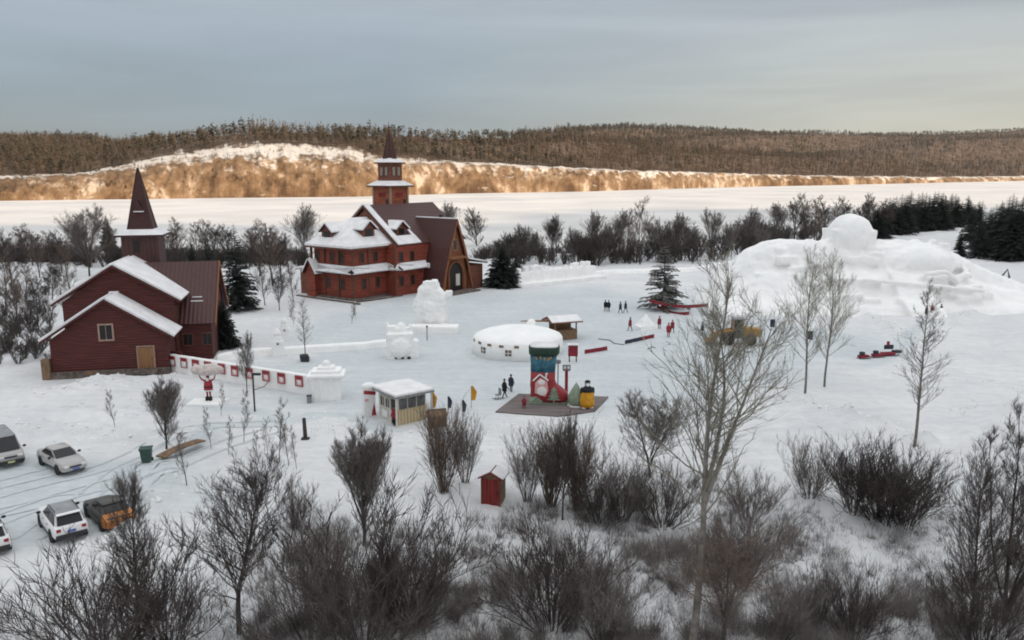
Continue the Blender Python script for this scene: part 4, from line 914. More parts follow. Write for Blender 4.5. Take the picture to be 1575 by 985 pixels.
sp = MB().loft([[(TX + r_ * math.cos(a), TY + r_ * math.sin(a), z) for a in np.arange(8) * .7854 + .39] for z, r_ in ((22.4, 1.35), (27.9, .06))]).build('spire', M['spire'], ch)
rb = MB()
for a in np.arange(8) * .7854 + .39: rb.tube([(TX + 1.36 * math.cos(a), TY + 1.36 * math.sin(a), 22.5), (TX + .06 * math.cos(a), TY + .06 * math.sin(a), 27.9)], .05, 4)
rb.build('ridge_cap', M['trimd'], sp); MB().ell((TX, TY, 28.05), (.16, .16, .2), 8, 6).tube([(TX, TY, 27.9), (TX, TY, 28.9)], .04, 5).build('finial', M['spire'], sp)

# ================================================================== snow works
def snow_thing(name, label, mb, vox, loc, rz=0, disp=.12, ds=.8, sm=3, cat='snow sculpture', group=None):
    o = mb.build(name, M['snow']); carve(o, vox, sm, disp, ds); o.location = loc; o.rotation_euler = (0, 0, rz); return tag(o, label, cat, group)
# giant snow head on its mound
yb = 126.0; B = MB()
def wx(px, y=yb): return (px - CX) * (y * CP + 12 * SP) / F
def hz(py, y=yb): return ZY(CX, py, y)
hc = wx(1305); B.ell((hc, yb, hz(362)), (3.5, 3.2, 3.3), 20, 12); B.box((hc, yb + .2, hz(380)), (6.6, 5, 5.5))
prof = [(1078, 463), (1112, 425), (1150, 386), (1180, 371), (1205, 367), (1265, 371), (1345, 371), (1395, 369), (1418, 372), (1445, 380), (1470, 392), (1505, 410), (1560, 430), (1640, 464)]
for (a, b), (c, d) in zip(prof, prof[1:]):
    x0, x1, z0, z1 = wx(a), wx(c), hz(b), hz(d)
    f_ = 15 if hc - 4 < x0 < wx(1385) else (12 if x0 < hc else 11); k_ = f_ / 15
    B.loft([[(x, yb - f_, -1), (x, yb + 5, -1), (x, yb + 3, z * .97), (x, yb - 1.2, z), (x, yb - 2.2, z * .93), (x, yb - 4.6 * k_, z * .60), (x, yb - 6.6 * k_, z * .52), (x, yb - 9.5 * k_, z * .24), (x, yb - 13 * k_, z * .10)] for x, z in ((x0, z0), (x1 + .02, z1))])
B.ell((wx(1400), yb - 3.5, hz(402)), (5.5, 2.6, 2.6)); B.box((wx(1180), yb - 3.2, 2.5), (6, 3, 5.5), rz=.1); B.box((wx(1290), yb - 5.2, 2.6), (8, 3, 4.2), rz=-.05); B.box((wx(1436), yb - 3, hz(382)), (1.4, 1.4, 2.2))
B.tube([(wx(1372), yb - 7.2, 4.0), (wx(1392), yb - 7.6, 5.6), (wx(1420), yb - 7.4, 5.8), (wx(1440), yb - 7.6, 4.2)], .4, 6); B.tube([(wx(1300), yb - 7.2, 4.6), (wx(1360), yb - 8, 4.2), (wx(1470), yb - 9, 3.2)], .35, 6)
r9 = random.Random(4)
for k in range(9): B.box((wx(1215 + 27 * k), yb - .6, hz(371) + .1), (1.1, 1.0, .5), rz=k)
for k in range(46):
    px_ = r9.uniform(1175, 1490); u = r9.random(); zt_ = hz(np.interp(px_, [q[0] for q in prof], [q[1] for q in prof])) * (1 - u * .85); B.box((wx(px_), yb - 1.8 - u * 7.5, zt_ * .9), (r9.uniform(1, 4), r9.uniform(.8, 1.6), r9.uniform(.5, 1.6)), rz=r9.uniform(-.3, .3), ry=r9.uniform(-.25, .25))
snow_thing('snow_sculpture', 'giant unfinished snow sculpture with a big round head on broad shoulders', B, .24, (0, 0, 0), disp=.3, ds=1.3, sm=1)
# snow yurt
yx, yy, _ = P(797, 556); y_ = MB(); s0 = 14.2
for i, (z, r_) in enumerate(((-.3, 5.15), (2.6, 5.1), (2.7, 5.0))): pass
y_.loft([[(r_ * math.cos(a), r_ * math.sin(a), z) for a in np.arange(36) * math.tau / 36] for z, r_ in ((-.3, 5.25), (1.75, 5.12), (2.0, 4.95), (2.35, 4.1), (2.7, 2.8), (2.92, 1.4), (2.98, .1))])
yt = y_.build('snow_yurt', M['snow'], smooth=False); yt.data.polygons.foreach_set('use_smooth', [True] * len(yt.data.polygons)); yt.location = (yx, yy + 5, 0)
tag(yt, 'round white snow yurt with a low domed roof and small dark windows', 'yurt')
for i, a in enumerate(np.radians([196, 214, 232, 249, 268])):
    o = MB().box((0, 0, 0), (.5, .12, .26)).build('vent', M['wood'], yt); o.location = (5.12 * math.cos(a), 5.12 * math.sin(a), 1.62); o.rotation_euler = (0, 0, a + math.pi / 2)
for a in np.radians([222, 258]):
    o = MB().box((0, 0, 0), (.7, .12, .66)).build('window', M['stone'], yt); o.location = (5.16 * math.cos(a), 5.16 * math.sin(a), .92); o.rotation_euler = (0, 0, a + math.pi / 2)
    f_ = MB().box((0, -.07, 0), (.06, .04, .66)).box((0, -.072, 0), (.7, .04, .06)).build('frame', M['white'], o)
o = MB().ell((0, 0, 0), (.55, .55, .6), 12, 8).build('snow_finial', M['snow'], yt, True); o.location = (1.6, 2.6, 2.75)
# tall snow carving on a slab
sx, sy, _ = P(663, 508); k = F / (sy * CP + H * SP); B = MB()
B.loft([[(w_ * a, b * d_, z) for a, b in ((-1, -1), (1, -1), (1, 1), (-1, 1))] for z, w_, d_ in ((-.4, 2.1, 1.2), (3.2, 2.05, 1.15), (4.6, 1.75, 1.0), (5.4, 1.1, .8), (6.3, .9, .7))])
B.ell((-.5, -.2, 5.0), (1.3, 1, 1.0)); B.ell((.9, -.1, 4.0), (1.1, 1, 1.5)); B.ell((-1.5, -.2, 3.0), (.9, .9, 1.4)); B.ell((0, -.9, 2.2), (1.2, .7, 1.8)); B.box((.5, 0, 6.2), (.7, .9, .7)); B.box((2.3, .5, 4.6), (.9, .5, .9)); B.ell((1.5, -.8, 1.5), (.7, .6, 1.2))
snow_thing('snow_sculpture', 'tall jagged white snow carving in front of the church', B, .14, (sx, sy + 1, 0), -.15, .25, .45, 1)
B = MB().box((.3, 0, .2), (6.2, 2.2, 1.5))
snow_thing('snow_plinth', 'low flat snow plinth at the foot of the tall snow carving', B, .15, (sx + .3, sy - 1.6, 0), -.05, .06, 1.0, cat='snow block')
# castle-like carving
sx, sy, _ = P(614, 552); B = MB(); B.box((0, 0, 1.2), (2.9, 2.0, 3.2)); B.box((-.9, 0, 3.0), (.9, .9, 1.2)); B.box((.2, .2, 2.8), (1.4, 1.2, 1.0)); B.ell((.2, .2, 3.3), (.55, .5, .6)); B.box((1.2, 0, 3.2), (.35, .4, .9)); B.box((-1.3, .1, 3.6), (.3, .3, .7)); B.box((1.6, -.2, .8), (.9, 1.6, 2.3)); B.ell((0, -1, 1.2), (1.1, .5, 1.1))
snow_thing('snow_sculpture', 'squarish snow carving with spiky top left of the domed snow yurt', B, .11, (sx, sy + .8, 0), .2, .16, .35, 1)
for i in range(3):
    q = P(609 + i * 10, 552.5); tag(MB().ell((0, 0, .12), (.2, .16, .17), 8, 6).build('stone', M['dark'], None, True), ('left', 'middle', 'right')[i] + ' one of three small dark lumps at the foot of the squarish snow carving', 'stone', 'dark lumps by the snow carving').location = q
def pagoda(label, px, py, s_):
    B = MB(); B.box((0, 0, .8), (1.4, 1.1, 2.0)); B.box((0, 0, 1.95), (1.0, .9, .5)); B.box((0, 0, 2.35), (.7, .7, .6)); B.loft([[(a * .55, b * .5, 2.6), ] [0] for a, b in ((-1, -1), (1, -1), (1, 1), (-1, 1))] and [[(a * r_, b * r_, z) for a, b in ((-1, -1), (1, -1), (1, 1), (-1, 1))] for z, r_ in ((2.6, .5), (3.3, .12))])
    o = snow_thing('snow_tower', label, B, .08, P(px, py), .3, .06, .4, 2, 'snow tower'); o.scale = (s_,) * 3
    h_ = MB().box((0, -.58, 1.5), (.24, .1, .22)).build('window', M['stone'], o); return o
pagoda('small snow tower, the nearer of the pair on the white bank', 428, 547, .95); pagoda('small snow tower, the farther of the pair on the white bank', 438, 523, .85)
# snow pavilion at the end of the panelled wall
B = MB(); B.box((0, 0, 1.0), (2.5, 2.0, 2.4)); B.box((0, 0, 2.25), (3.3, 2.6, .3)); B.box((0, 0, 2.55), (2.6, 2.0, .3)); B.box((0, 0, 2.8), (1.5, 1.3, .35)); B.ell((0, 0, 3.15), (.4, .4, .4))
for i in (-1.1, -.4, .4, 1.1): B.box((i, -1.03, 1.0), (.25, .2, 2.3))
pv = snow_thing('snow_pavilion', 'small square snow pavilion with stepped roof at the end of the panelled wall', B, .09, P(504, 612), .12, .05, .5, 1, 'snow pavilion')
# long low snow bank behind the walls
bk = MB(); pts_ = [P(x, y) for x, y in ((335, 556), (380, 548), (440, 545), (500, 541), (560, 537), (596, 533))]
bk.loft([[(p[0], p[1] - .55, -.2), (p[0], p[1] + .8, -.2), (p[0], p[1] + .6, .8), (p[0], p[1] - .3, .75)] for p in pts_]); b_ = bk.build('snow_bank', M['snow']); carve(b_, .13, 2, .1, .7); tag(b_, 'long low white snow bank running behind the two snow towers', 'snow bank')
# snow battlements
pa, pb_ = P(797, 441), P(916, 428); B = MB(); dx, dy = pb_[0] - pa[0], pb_[1] - pa[1]; Lw = math.hypot(dx, dy)
B.box((Lw / 2, .4, 1.1), (Lw, 1.2, 2.6)); r8 = random.Random(8); x_ = .4
while x_ < Lw - .6: B.box((x_, .4, 2.6 + .35 * math.sin(x_ * .5)), (.75, 1.0, .9 + r8.random() * .5)); x_ += r8.uniform(.9, 1.6)
B.box((Lw / 2, -1.0, .2), (Lw + 2, 2.2, .9)); B.box((Lw * .55, .4, 2.0), (Lw * .75, .9, .9))
snow_thing('snow_wall', 'white snow wall with uneven battlements right of the church', B, .16, (pa[0], pa[1], 0), math.atan2(dy, dx), .22, .6, 1, 'snow wall')
# low snow ridge at the back edge of the plaza
bk = MB(); pts_ = [P(x, y) for x, y in ((905, 424), (940, 421), (985, 420), (1060, 418), (1125, 408))]
bk.loft([[(p[0], p[1] - .9, -.2), (p[0], p[1] + 1.2, -.2), (p[0], p[1] + .7, .8), (p[0], p[1] - .2, .7)] for p in pts_]); b_ = bk.build('snow_bank', M['snow']); carve(b_, .2, 3, .25, 1.2); tag(b_, 'ploughed snow ridge along the back edge of the plaza', 'snow bank')
# ---- snow wall with red panels
pa, pb_ = P(264, 571), P(477, 607); dx, dy = pb_[0] - pa[0], pb_[1] - pa[1]; Lw = math.hypot(dx, dy); rzw = math.atan2(dy, dx)
B = MB(); B.box((Lw / 2, 0, .75), (Lw, .5, 2.1)); hw = snow_thing('snow_wall', 'long thin snow wall hung with a row of red and white square panels', B, .12, (pa[0], pa[1], 0), rzw, .05, .6, 1, 'snow wall')
for i, px_ in enumerate((271, 291, 310, 330, 352, 372, 394, 419, 441, 466)):
    t_ = (px_ - 264) / 213.0; t_ = t_ * pa[1] / (pa[1] * t_ + pb_[1] * (1 - t_)) if False else t_
    x_ = Lw * t_; z_ = 1.2
    p_ = MB().box((x_, -.33, z_), (.86, .06, 1.0)).build('panel', M['pink' if i not in (0, 1) else 'white'], hw)
    fr = MB()
    for sg in (-1, 1): fr.box((x_ + sg * .41, -.38, z_), (.07, .07, 1.04)); fr.box((x_, -.382, z_ + sg * .48), (.75, .07, .07))
    fr.build('frame', M['red'], p_); MB().box((x_, -.375, z_ + .30), (.72, .05, .28)).build('top_band', M['red'], p_)
    MB().ell((x_, -.36, z_ - .12), (.22, .06, .24), 10, 6).build('round_print', M['white'], p_)
gp = MB().box((0, 0, .9), (1.5, .12, 2.2)).build('sign_board', M['redwood']); gp.location = P(274, 570); gp.rotation_euler = (0, 0, rzw); tag(gp, 'dark red board closing the barn end of the panelled snow wall', 'board')
MB().box((0, -.08, 1.2), (.5, .05, .7)).build('print', M['white'], gp)

# ================================================================== plaza objects
# ticket booth
q = P(612, 655); bo = thing('ticket_booth', 'small cream booth with flat snowy roof and glazed front', 'booth', q, R(38))
# local: corner of the two visible walls at origin; x along right wall, -x... build as box
MB().box((1.35, 1.55, 1.15), (2.7, 3.1, 2.6)).build('wall', M['cream'], bo)
MB().box((1.35, -.035, .62), (2.72, .06, 1.35)).build('beige_panel', M['beige'], bo)
for i in range(3): 
    w_ = MB().box((.52 + i * .85, -.03, 1.75), (.72, .06, .85)).build('window', M['boothglass'], bo); MB().box((.52 + i * .85, -.075, 1.75), (.06, .05, .85)).build('frame', M['wood'], w_)
for yy_ in (1.5, 2.35): window(bo, (0, yy_, 1.6), .6, .8, 'y', -1, 'cream', 'window', .08)
MB().box((-.03, .55, 1.05), (.06, .75, 2.1)).build('door', M['dark'], bo)
MB().box((-.07, 2.0, .6), (.05, .9, .6)).build('notice', M['white'], bo)
MB().box((1.35, 1.5, 2.5), (3.7, 4.2, .14)).build('roof', M['grey'], bo); MB().box((1.35, 1.5, 2.68), (3.66, 4.16, .22)).build('roof_snow', M['roofsnow'], bo, bevel=.08)
for x_, y_2 in ((-.35, -.45), (3.0, -.45), (-.35, 3.4)): MB().box((x_, y_2, 1.15), (.12, .12, 2.6)).build('post', M['cream'], bo)
# sign block beside the booth
q = P(568, 640); sg_ = thing('sign_pillar', 'white snow capped sign block with red triangle beside the booth', 'sign', q, R(25))
MB().box((0, 0, 1.25), (1.0, .6, 2.6)).build('block', M['white'], sg_, bevel=.05); MB().box((.02, -.32, 2.1), (1.02, .06, .3), ry=.2).build('red_band', M['red'], sg_)
MB().slab([(.12, -.34, .1), (.55, -.34, .1), (.36, -.34, 1.2)], (0, .05, 0)).build('red_triangle', M['red'], sg_); MB().box((-.25, -.33, 1.5), (.3, .05, .2)).build('red_mark', M['pink'], sg_)
MB().ell((0, 0, 2.6), (.62, .42, .32), 12, 8).build('snow_cap', M['snow'], sg_, True)
# yellow barrier post box below booth
q = P(672, 655); kb = thing('rubbish_hut', 'low brown timber bin hut at the booth corner', 'bin', q, .3)
MB().box((0, 0, .45), (1.4, .9, .9)).build('box', M['wood'], kb); MB().slab([(-.8, -.5, .9), (.8, -.5, .9), (.8, 0, 1.35), (-.8, 0, 1.35)], (0, .06, .06)).slab([(-.8, .5, .9), (.8, .5, .9), (.8, .003, 1.35), (-.8, .003, 1.35)], (0, -.06, .06)).build('roof', M['wood'], kb)
# flags
def flag(label, px, py, h, w_, m_):
    q = P(px, py); o = thing('flag', label, 'flag', q, random.uniform(-.3, .3)); MB().tube([(0, 0, -.1), (0, 0, h)], .03, 6).build('pole', M['grey'], o)
    MB().loft([[(0, -.012, h * .35), (w_ * .7, -.03, h * .36), (w_ * .7, 0, h * .36), (0, .012, h * .35)], [(0, -.012, h * .7), (w_, .05, h * .72), (w_, .08, h * .72), (0, .012, h * .7)], [(0, -.012, h), (w_ * .35, -.04, h), (w_ * .35, -.01, h), (0, .012, h)]]).build('cloth', M[m_], o)
flag('yellow feather flag standing on the snow right of the booth', 725, 628, 2.0, .5, 'yellow'); flag('yellow flag close to the right wall of the booth', 664, 640, 2.1, .5, 'yellow')
flag('dark purple feather flag, the nearer to the booth of two', 689, 638, 1.6, .4, 'navy'); flag('dark blue feather flag, the farther from the booth of two', 711, 644, 1.6, .4, 'navy')
# boot display
mt = thing('display_mat', 'grey brown boarded platform under the giant boot', 'platform', (0, 0, 0))
ps = [P(762, 635), P(858, 642), P(915, 634), P(936, 612), P(798, 607)]; nb = 9
def lerp(a, b, t): return tuple(a[i] + (b[i] - a[i]) * t for i in range(3))
for i in range(nb):                                      # boards running left to right
    t0, t1 = i / nb, (i + .94) / nb
    l0, l1 = lerp(ps[0], ps[4], t0), lerp(ps[0], ps[4], t1); m0, m1 = lerp(ps[1], lerp(ps[4], ps[3], .55), t0), lerp(ps[1], lerp(ps[4], ps[3], .55), t1); r0_, r1_ = lerp(ps[2], ps[3], t0), lerp(ps[2], ps[3], t1)
    MB().slab([(p[0], p[1], -.2) for p in (l0, m0, r0_, r1_, m1, l1)], (0, 0, .32 + .003 * (i % 2))).build('board', M['mat'], mt)
q = P(838, 624); bt = thing('giant_boot', 'giant boot model with blue shaft, green cuff and red foot', 'boot model', (q[0], q[1] + .9, .12), R(-4))
def se(cx, a, b, z, n=28, e=.6):
    o = []
    for k in range(n):
        t = math.tau * k / n; c, s_ = math.cos(t), math.sin(t); o.append((cx + a * math.copysign(abs(c) ** e, c), b * math.copysign(abs(s_) ** e, s_), z))
    return o
MB().loft([se(.45, 1.75, .95, 0), se(.45, 1.78, .98, .16)]).build('sole', M['palegreen'], bt)
MB().loft([se(.4, 1.55, .85, .164), se(.45, 1.7, .95, .4), se(.42, 1.68, .95, .85), se(.15, 1.4, .92, 1.3), se(-.1, 1.2, .9, 1.6), se(-.16, 1.1, .9, 2.0), se(-.15, 1.1, .92, 2.9)]).build('foot', M['red'], bt, True)
MB().loft([se(-.15, 1.1, .92, 2.903), se(-.12, 1.14, .95, 3.7), se(-.1, 1.2, 1.0, 4.5)]).build('shaft', M['blue'], bt, True)
MB().loft([se(-.08, 1.27, 1.06, 4.4), se(-.05, 1.36, 1.15, 4.55), se(-.05, 1.38, 1.16, 5.05), se(-.05, 1.3, 1.1, 5.15)]).build('cuff', M['green'], bt, True)
MB().loft([se(-.05, 1.28, 1.08, 5.12), se(-.05, 1.22, 1.02, 5.27)]).build('lining', M['white'], bt, True)
for x_, z_ in ((-.7, 4.2), (-.35, 4.3), (0, 4.15), (.35, 4.1), (.55, 4.25)): MB().box((x_, -1.0, z_), (.1, .05, .22), ry=x_).build('gold_mark', M['yellow'], bt)
hp_ = MB(); 
for a, b in (((-1.0, 2.15), (-.4, 2.75)), ((-.4, 2.75), (.35, 2.2)), ((.15, 2.4), (.15, 2.85)), ((.15, 2.85), (.3, 2.8))): hp_.tube([(a[0], -.97, a[1]), (b[0], -.97, b[1])], .07, 6)
hp_.build('house_outline', M['white'], bt)
MB().slab([(-.85, -.95, 1.05), (.1, -.97, .75), (.35, -.97, 1.3), (.25, -.97, 2.1), (-.35, -.97, 2.45), (-.8, -.97, 2.0)], (0, -.03, 0)).build('print', M['pink'], bt); MB().ell((-.2, -.985, 1.25), (.45, .05, .42), 12, 8).ell((-.25, -.985, 2.05), (.35, .05, .25), 10, 6).build('print_white_rounds', M['white'], bt)  # pink field of the print with its white rounds
tr_ = MB()
for k in range(4): tr_.slab([(.85 - .62 + k * .11, -1.02, .45 + k * .28), (.85 + .62 - k * .11, -1.02, .45 + k * .28), (.85, -1.02, .85 + k * .28)], (0, -.04 - .004 * k, 0))
tr_.box((.85, -1.04, .35), (.12, .05, .3)).build('tree_print', M['palegreen'], bt)
MB().slab([(-1.3, -.9, .02), (-.3, -.95, .02), (-.1, -.95, .3), (-.7, -.9, .75), (-1.3, -.6, .5)], (0, .3, 0)).build('snow_base', M['palegreen'], bt)
def sphere_tree(px, py):
    o = thing('bulb_figure', 'pale green onion shaped figure between boot and orange statue', 'statue', P(px, py + 2), 0)
    o.location.z += .12; MB().loft([[(r_ * math.cos(a), r_ * math.sin(a), z) for a in np.arange(16) * math.tau / 16] for z, r_ in ((0, .45), (.35, .72), (.8, .75), (1.3, .5), (1.8, .2), (2.1, .03))]).build('body', M['palegreen'], o, True)
    MB().loft([[(r_ * math.cos(a), r_ * math.sin(a), z) for a in np.arange(16) * math.tau / 16] for z, r_ in ((-.05, .8), (.1, .78))]).build('base', M['white'], o)
sphere_tree(886, 624)
def statue(px, py):
    o = thing('robed_statue', 'statue in an orange robe with black shoulders and pale face', 'statue', P(px, py + 2), .1); o.location.z += .12
    MB().loft([[(r_ * math.cos(a), r_ * .8 * math.sin(a), z) for a in np.arange(16) * math.tau / 16] for z, r_ in ((.15, .62), (.5, .64), (1.2, .6), (1.6, .5), (1.75, .42))]).build('robe', M['yellow'], o, True)
    MB().loft([[(r_ * math.cos(a), r_ * .8 * math.sin(a), z) for a in np.arange(16) * math.tau / 16] for z, r_ in ((1.5, .58), (1.75, .52), (1.95, .3), (2.0, .2))]).ell((-.5, 0, 1.55), (.14, .14, .35)).ell((.5, 0, 1.55), (.14, .14, .35)).build('cape', M['black'], o, True)
    hd = MB().ell((0, 0, 2.2), (.25, .24, .28), 12, 8).build('head', M['grey'], o, True); MB().ell((0, -.03, 2.36), (.26, .26, .17), 12, 8, 0).build('hood', M['black'], hd, True); MB().ell((0, -.18, 2.14), (.17, .1, .17), 10, 6).build('face', M['white'], hd, True)
    for sx in (-.3, .3): MB().ell((sx, -.1, .1), (.26, .34, .14), 10, 6).build('foot', M['white'], o, True)
statue(903, 628)
o = thing('sign_post', 'red signpost with grey round head beside the giant boot', 'sign', P(871, 606), 0); MB().tube([(0, 0, 0), (0, 0, 2.3)], .15, 8).build('post', M['red'], o); MB().box((0, -.02, 2.5), (.75, .22, .6)).build('head', M['grey'], o, bevel=.08)
for sx in (-.17, .17): MB().ell((sx, -.14, 2.52), (.12, .05, .16), 10, 6).build('eye', M['white'], o)
o = thing('sign_post', 'thin pole with a grey lamp box behind the giant boot', 'lamp post', P(858, 600), 0); MB().tube([(0, 0, 0), (0, 0, 2.6)], .06, 8).build('post', M['grey'], o); MB().box((0, 0, 2.75), (.5, .3, .35)).build('head', M['grey'], o)
# red shed below
q = P(759, 772); sh = thing('red_shed', 'small red plank hut with snowy pitched roof in the foreground brush', 'shed', q, R(-16))
MB().slab([(-.62, -.5, -.2), (.62, -.5, -.2), (.62, -.5, 1.75), (0, -.5, 2.05), (-.62, -.5, 1.75)], (0, 1.1, 0)).build('wall', M['wood'], sh)
for i in range(4): MB().box((-.45 + i * .3, -.525, .82 - .0), (.288, .04, 1.72)).build('plank', M['shedred'], sh)
for s_ in (-1, 1):
    q_ = [(s_ * .8, -.68, 1.68), (0, -.68, 2.1), (0, .75, 2.1), (s_ * .8, .75, 1.68)]; slope(sh, 'roof', M['shedred'], q_, .07); snowslab(sh, [(v[0] * .97, v[1] * .98 + .05, v[2]) for v in q_], .07, .074)
MB().box((.45, -.56, .85), (.05, .05, .2)).build('handle', M['dark'], sh)
for s_ in (-1, 1): MB().box((s_ * .60, -.55, .8), (.09, .06, 1.85)).build('corner_board', M['trimd'], sh)
# kiosk behind the yurt
q = P(868, 522); kk = thing('timber_kiosk', 'open timber kiosk with pale orange roof behind the snow yurt', 'kiosk', q, R(20))
MB().box((0, .5, .6), (3.0, 2.0, 1.2)).build('counter', M['wood'], kk)
for sx in (-1.4, 1.4):
    for sy in (-.4, 1.4): MB().box((sx, sy, 1.2), (.14, .14, 2.4)).build('post', M['wood'], kk)
for s_, y0 in ((-1, -1.1), (1, 2.1)): slope(kk, 'roof', M['orange'], [(-2.2, y0, 2.2), (2.0, y0, 2.2), (2.0, .5, 2.75), (-2.2, .5, 2.75)], .1); snowslab(kk, [(-2.1, y0 + .05 * -s_, 2.22), (1.9, y0 + .05 * -s_, 2.22), (1.9, .5, 2.76), (-2.1, .5, 2.76)], .12, .104)
MB().box((0, 1.4, 1.6), (2.7, .08, 1.1)).build('back_wall', M['wood'], kk)
tl = tag(MB().slab([(-3.6, 0, .55), (0, -.3, .55), (0, .7, .55)], (0, 0, .12)).build('plank_ramp', M['doorwood']), 'pale plank tongue lying left of the timber kiosk roof', 'planks'); tl.location = (q[0] - 1.8, q[1] + 1.2, 1.4)
q = P(881, 557); sb = thing('notice_board', 'dark red notice board on two legs right of the snow yurt', 'notice board', q, 0)
for sx in (-.38, .38): MB().box((sx, 0, .9), (.13, .13, 2.0)).build('leg', M['trimd'], sb)
MB().box((0, -.08, 1.25), (1.05, .08, 1.2)).build('board', M['redcloth'], sb); MB().slab([(-.62, -.3, 1.88), (.62, -.3, 1.88), (.62, .3, 1.88), (-.62, .3, 1.88)], (0, 0, .12)).build('roof_snow', M['roofsnow'], sb)
# banners lying / standing low
def strip(label, p0, p1, h, m_, m2=None):
    a, b = P(*p0), P(*p1); d = Vector(b) - Vector(a); o = thing('low_banner', label, 'banner', a, math.atan2(d.y, d.x)); Ln = math.hypot(d.x, d.y); n_ = 5
    for i in range(n_ + 1): MB().box((Ln * i / n_, .05, h * .45), (.06, .06, h)).build('stake', M['wood'], o)
    k = .55 if m2 else 1
    MB().loft([[(Ln * k * i / 12, .03 * math.sin(i * 1.3), .04), (Ln * k * i / 12, .03 * math.sin(i * 1.3) + .025, .04), (Ln * k * i / 12, .04 * math.sin(i * 1.3) + .025, h), (Ln * k * i / 12, .04 * math.sin(i * 1.3), h)] for i in range(13)]).build('cloth', M[m_], o)
    if m2: MB().loft([[(Ln * (k + (1 - k) * i / 12), .03 * math.sin(i), .04), (Ln * (k + (1 - k) * i / 12), .03 * math.sin(i) + .025, .04), (Ln * (k + (1 - k) * i / 12), .03 * math.sin(i) + .025, h), (Ln * (k + (1 - k) * i / 12), .03 * math.sin(i), h)] for i in range(13)]).build('cloth', M[m2], o)
strip('low plain red banner on the open snow right of the notice board', (900, 545), (934, 539), .5, 'redcloth')
strip('low dark banner with a red end on the open snow of the plaza', (962, 530), (1006, 520), .5, 'navy', 'redcloth')
for nm, a in (('dark rubber hose trailing on the snow between the two low banners', ((920, 522), (938, 524), (945, 529), (960, 531))), ('short dark rope on the snow below the dark banner', ((996, 538), (1003, 534), (1008, 536)))):
    tag(MB().tube([(lambda p: (p[0], p[1], p[2] + .04))(P(*v)) for v in a], .05, 6).build('hose', M['plastic']), nm, 'hose')
# frosted spruce with banners
plant('greyspruce', 'spruce_tree', 'tall frosted decorated spruce standing alone on the plaza', CT, 1020, 476, hof(1020, 476, 372), 10, .4)
def bunting(label, a, b, za, zb):
    p, q = Vector(P(*a)), Vector(P(*b)); p.z += za; q.z += zb; o = thing('banner_line', label, 'bunting', p); d = q - p
    cur = [d * t + Vector((0, 0, -.5 * math.sin(t * 3.14))) for t in np.linspace(0, 1, 13)]
    MB().tube(cur, .025, 4).build('rope', M['wood'], o)
    MB().loft([[c, c + Vector((0, .02, 0)), c + Vector((0, .03, -.45)), c + Vector((0, .0, -.45))] for c in cur]).build('cloth', M['redcloth'], o)
bunting('red cloth banner strung from the frosted spruce to the pale poplar, the upper one', (998, 481), (1088, 484), 2.0, 1.6)
bunting('red cloth banner strung behind the frosted spruce, the lower one', (1010, 478), (1060, 486), .9, .6)
B = MB(); B.ell((0, 0, .5), (.85, .85, 1.1)); B.loft([[(a * r_, b * r_, z) for a, b in ((-1, -1), (1, -1), (1, 1), (-1, 1))] for z, r_ in ((-.1, 1.1), (.5, 1.0), (1.9, .1))]); B.box((0, -.2, .15), (2.6, 1.6, .7))
snow_thing('snow_mound', 'pointed snow mound in front of the frosted spruce', B, .1, P(993, 506), .3, .08, .4, 3, 'snow mound')
# post, pole, bins, planter
o = thing('pole', 'dark pole with a bent top arm below the panelled snow wall', 'pole', P(392, 633), 0); MB().tube([(0, 0, -.2), (0, 0, 3.3)], .08, 8).build('shaft', M['bark'], o); MB().box((.3, 0, 3.3), (.75, .14, .2)).build('arm', M['plastic'], o); MB().tube([(0, 0, 1.9), (.9, 0, 2.2), (1.3, 0, 2.6)], .04, 6).build('brace', M['wood'], o)
o = thing('post', 'short dark timber post standing alone in the snow', 'post', P(470, 676), 0); MB().tube([(0, 0, -.2), (-.05, 0, 1.7)], [.17, .14], 8).build('shaft', M['bark'], o); MB().box((0, 0, .05), (.6, .4, .16)).build('foot', M['bark'], o)
o = thing('bin', 'small grey bin by the right end of the panelled snow wall', 'bin', P(476, 620), .2); MB().box((0, 0, .32), (.42, .4, .64)).build('body', M['grey'], o, bevel=.04); MB().box((0, 0, .68), (.46, .44, .07)).build('lid', M['plastic'], o)
o = thing('planter', 'black tub holding the slim dark tree', 'planter', P(468, 556), 0); MB().loft([[(r_ * math.cos(a), r_ * math.sin(a), z) for a in np.arange(14) * math.tau / 14] for z, r_ in ((-.1, .38), (.55, .48), (.75, .45))]).build('tub', M['plastic'], o); MB().box((.35, -.1, .25), (.4, .5, .6)).build('crate', M['plastic'], o)
o = thing('post', 'dark signpost at the right flank of the tall snow carving', 'post', P(685, 506), 0); MB().box((0, 0, .75), (.35, .25, 1.6)).build('shaft', M['navy'], o); MB().box((0, -.14, 1.1), (.3, .04, .5)).build('sign', M['grey'], o)
o = thing('post', 'thin brown stake in front of the snow plinth', 'post', P(657, 524), 0); MB().tube([(0, 0, -.2), (0, 0, 1.7)], .06, 6).build('shaft', M['wood'], o); MB().box((0, 0, 1.75), (.25, .1, .2)).build('cap', M['wood'], o)
o = thing('wheelie_bin', 'dark green wheeled bin on the snow behind the car park', 'bin', P(226, 711), .25); MB().loft([[(a * r_, b * r_ * .95, z) for a, b in ((-1, -1), (1, -1), (1, 1), (-1, 1))] for z, r_ in ((.08, .30), (1.0, .38))]).build('body', M['bin'], o, bevel=.03); MB().box((0, -.02, 1.04), (.84, .84, .08)).build('lid', M['bin'], o)
for sx in (-.33, .33): MB().tube([(sx - .04, .32, .12), (sx + .04, .32, .12)], .12, 10).build('wheel', M['tyre'], o)
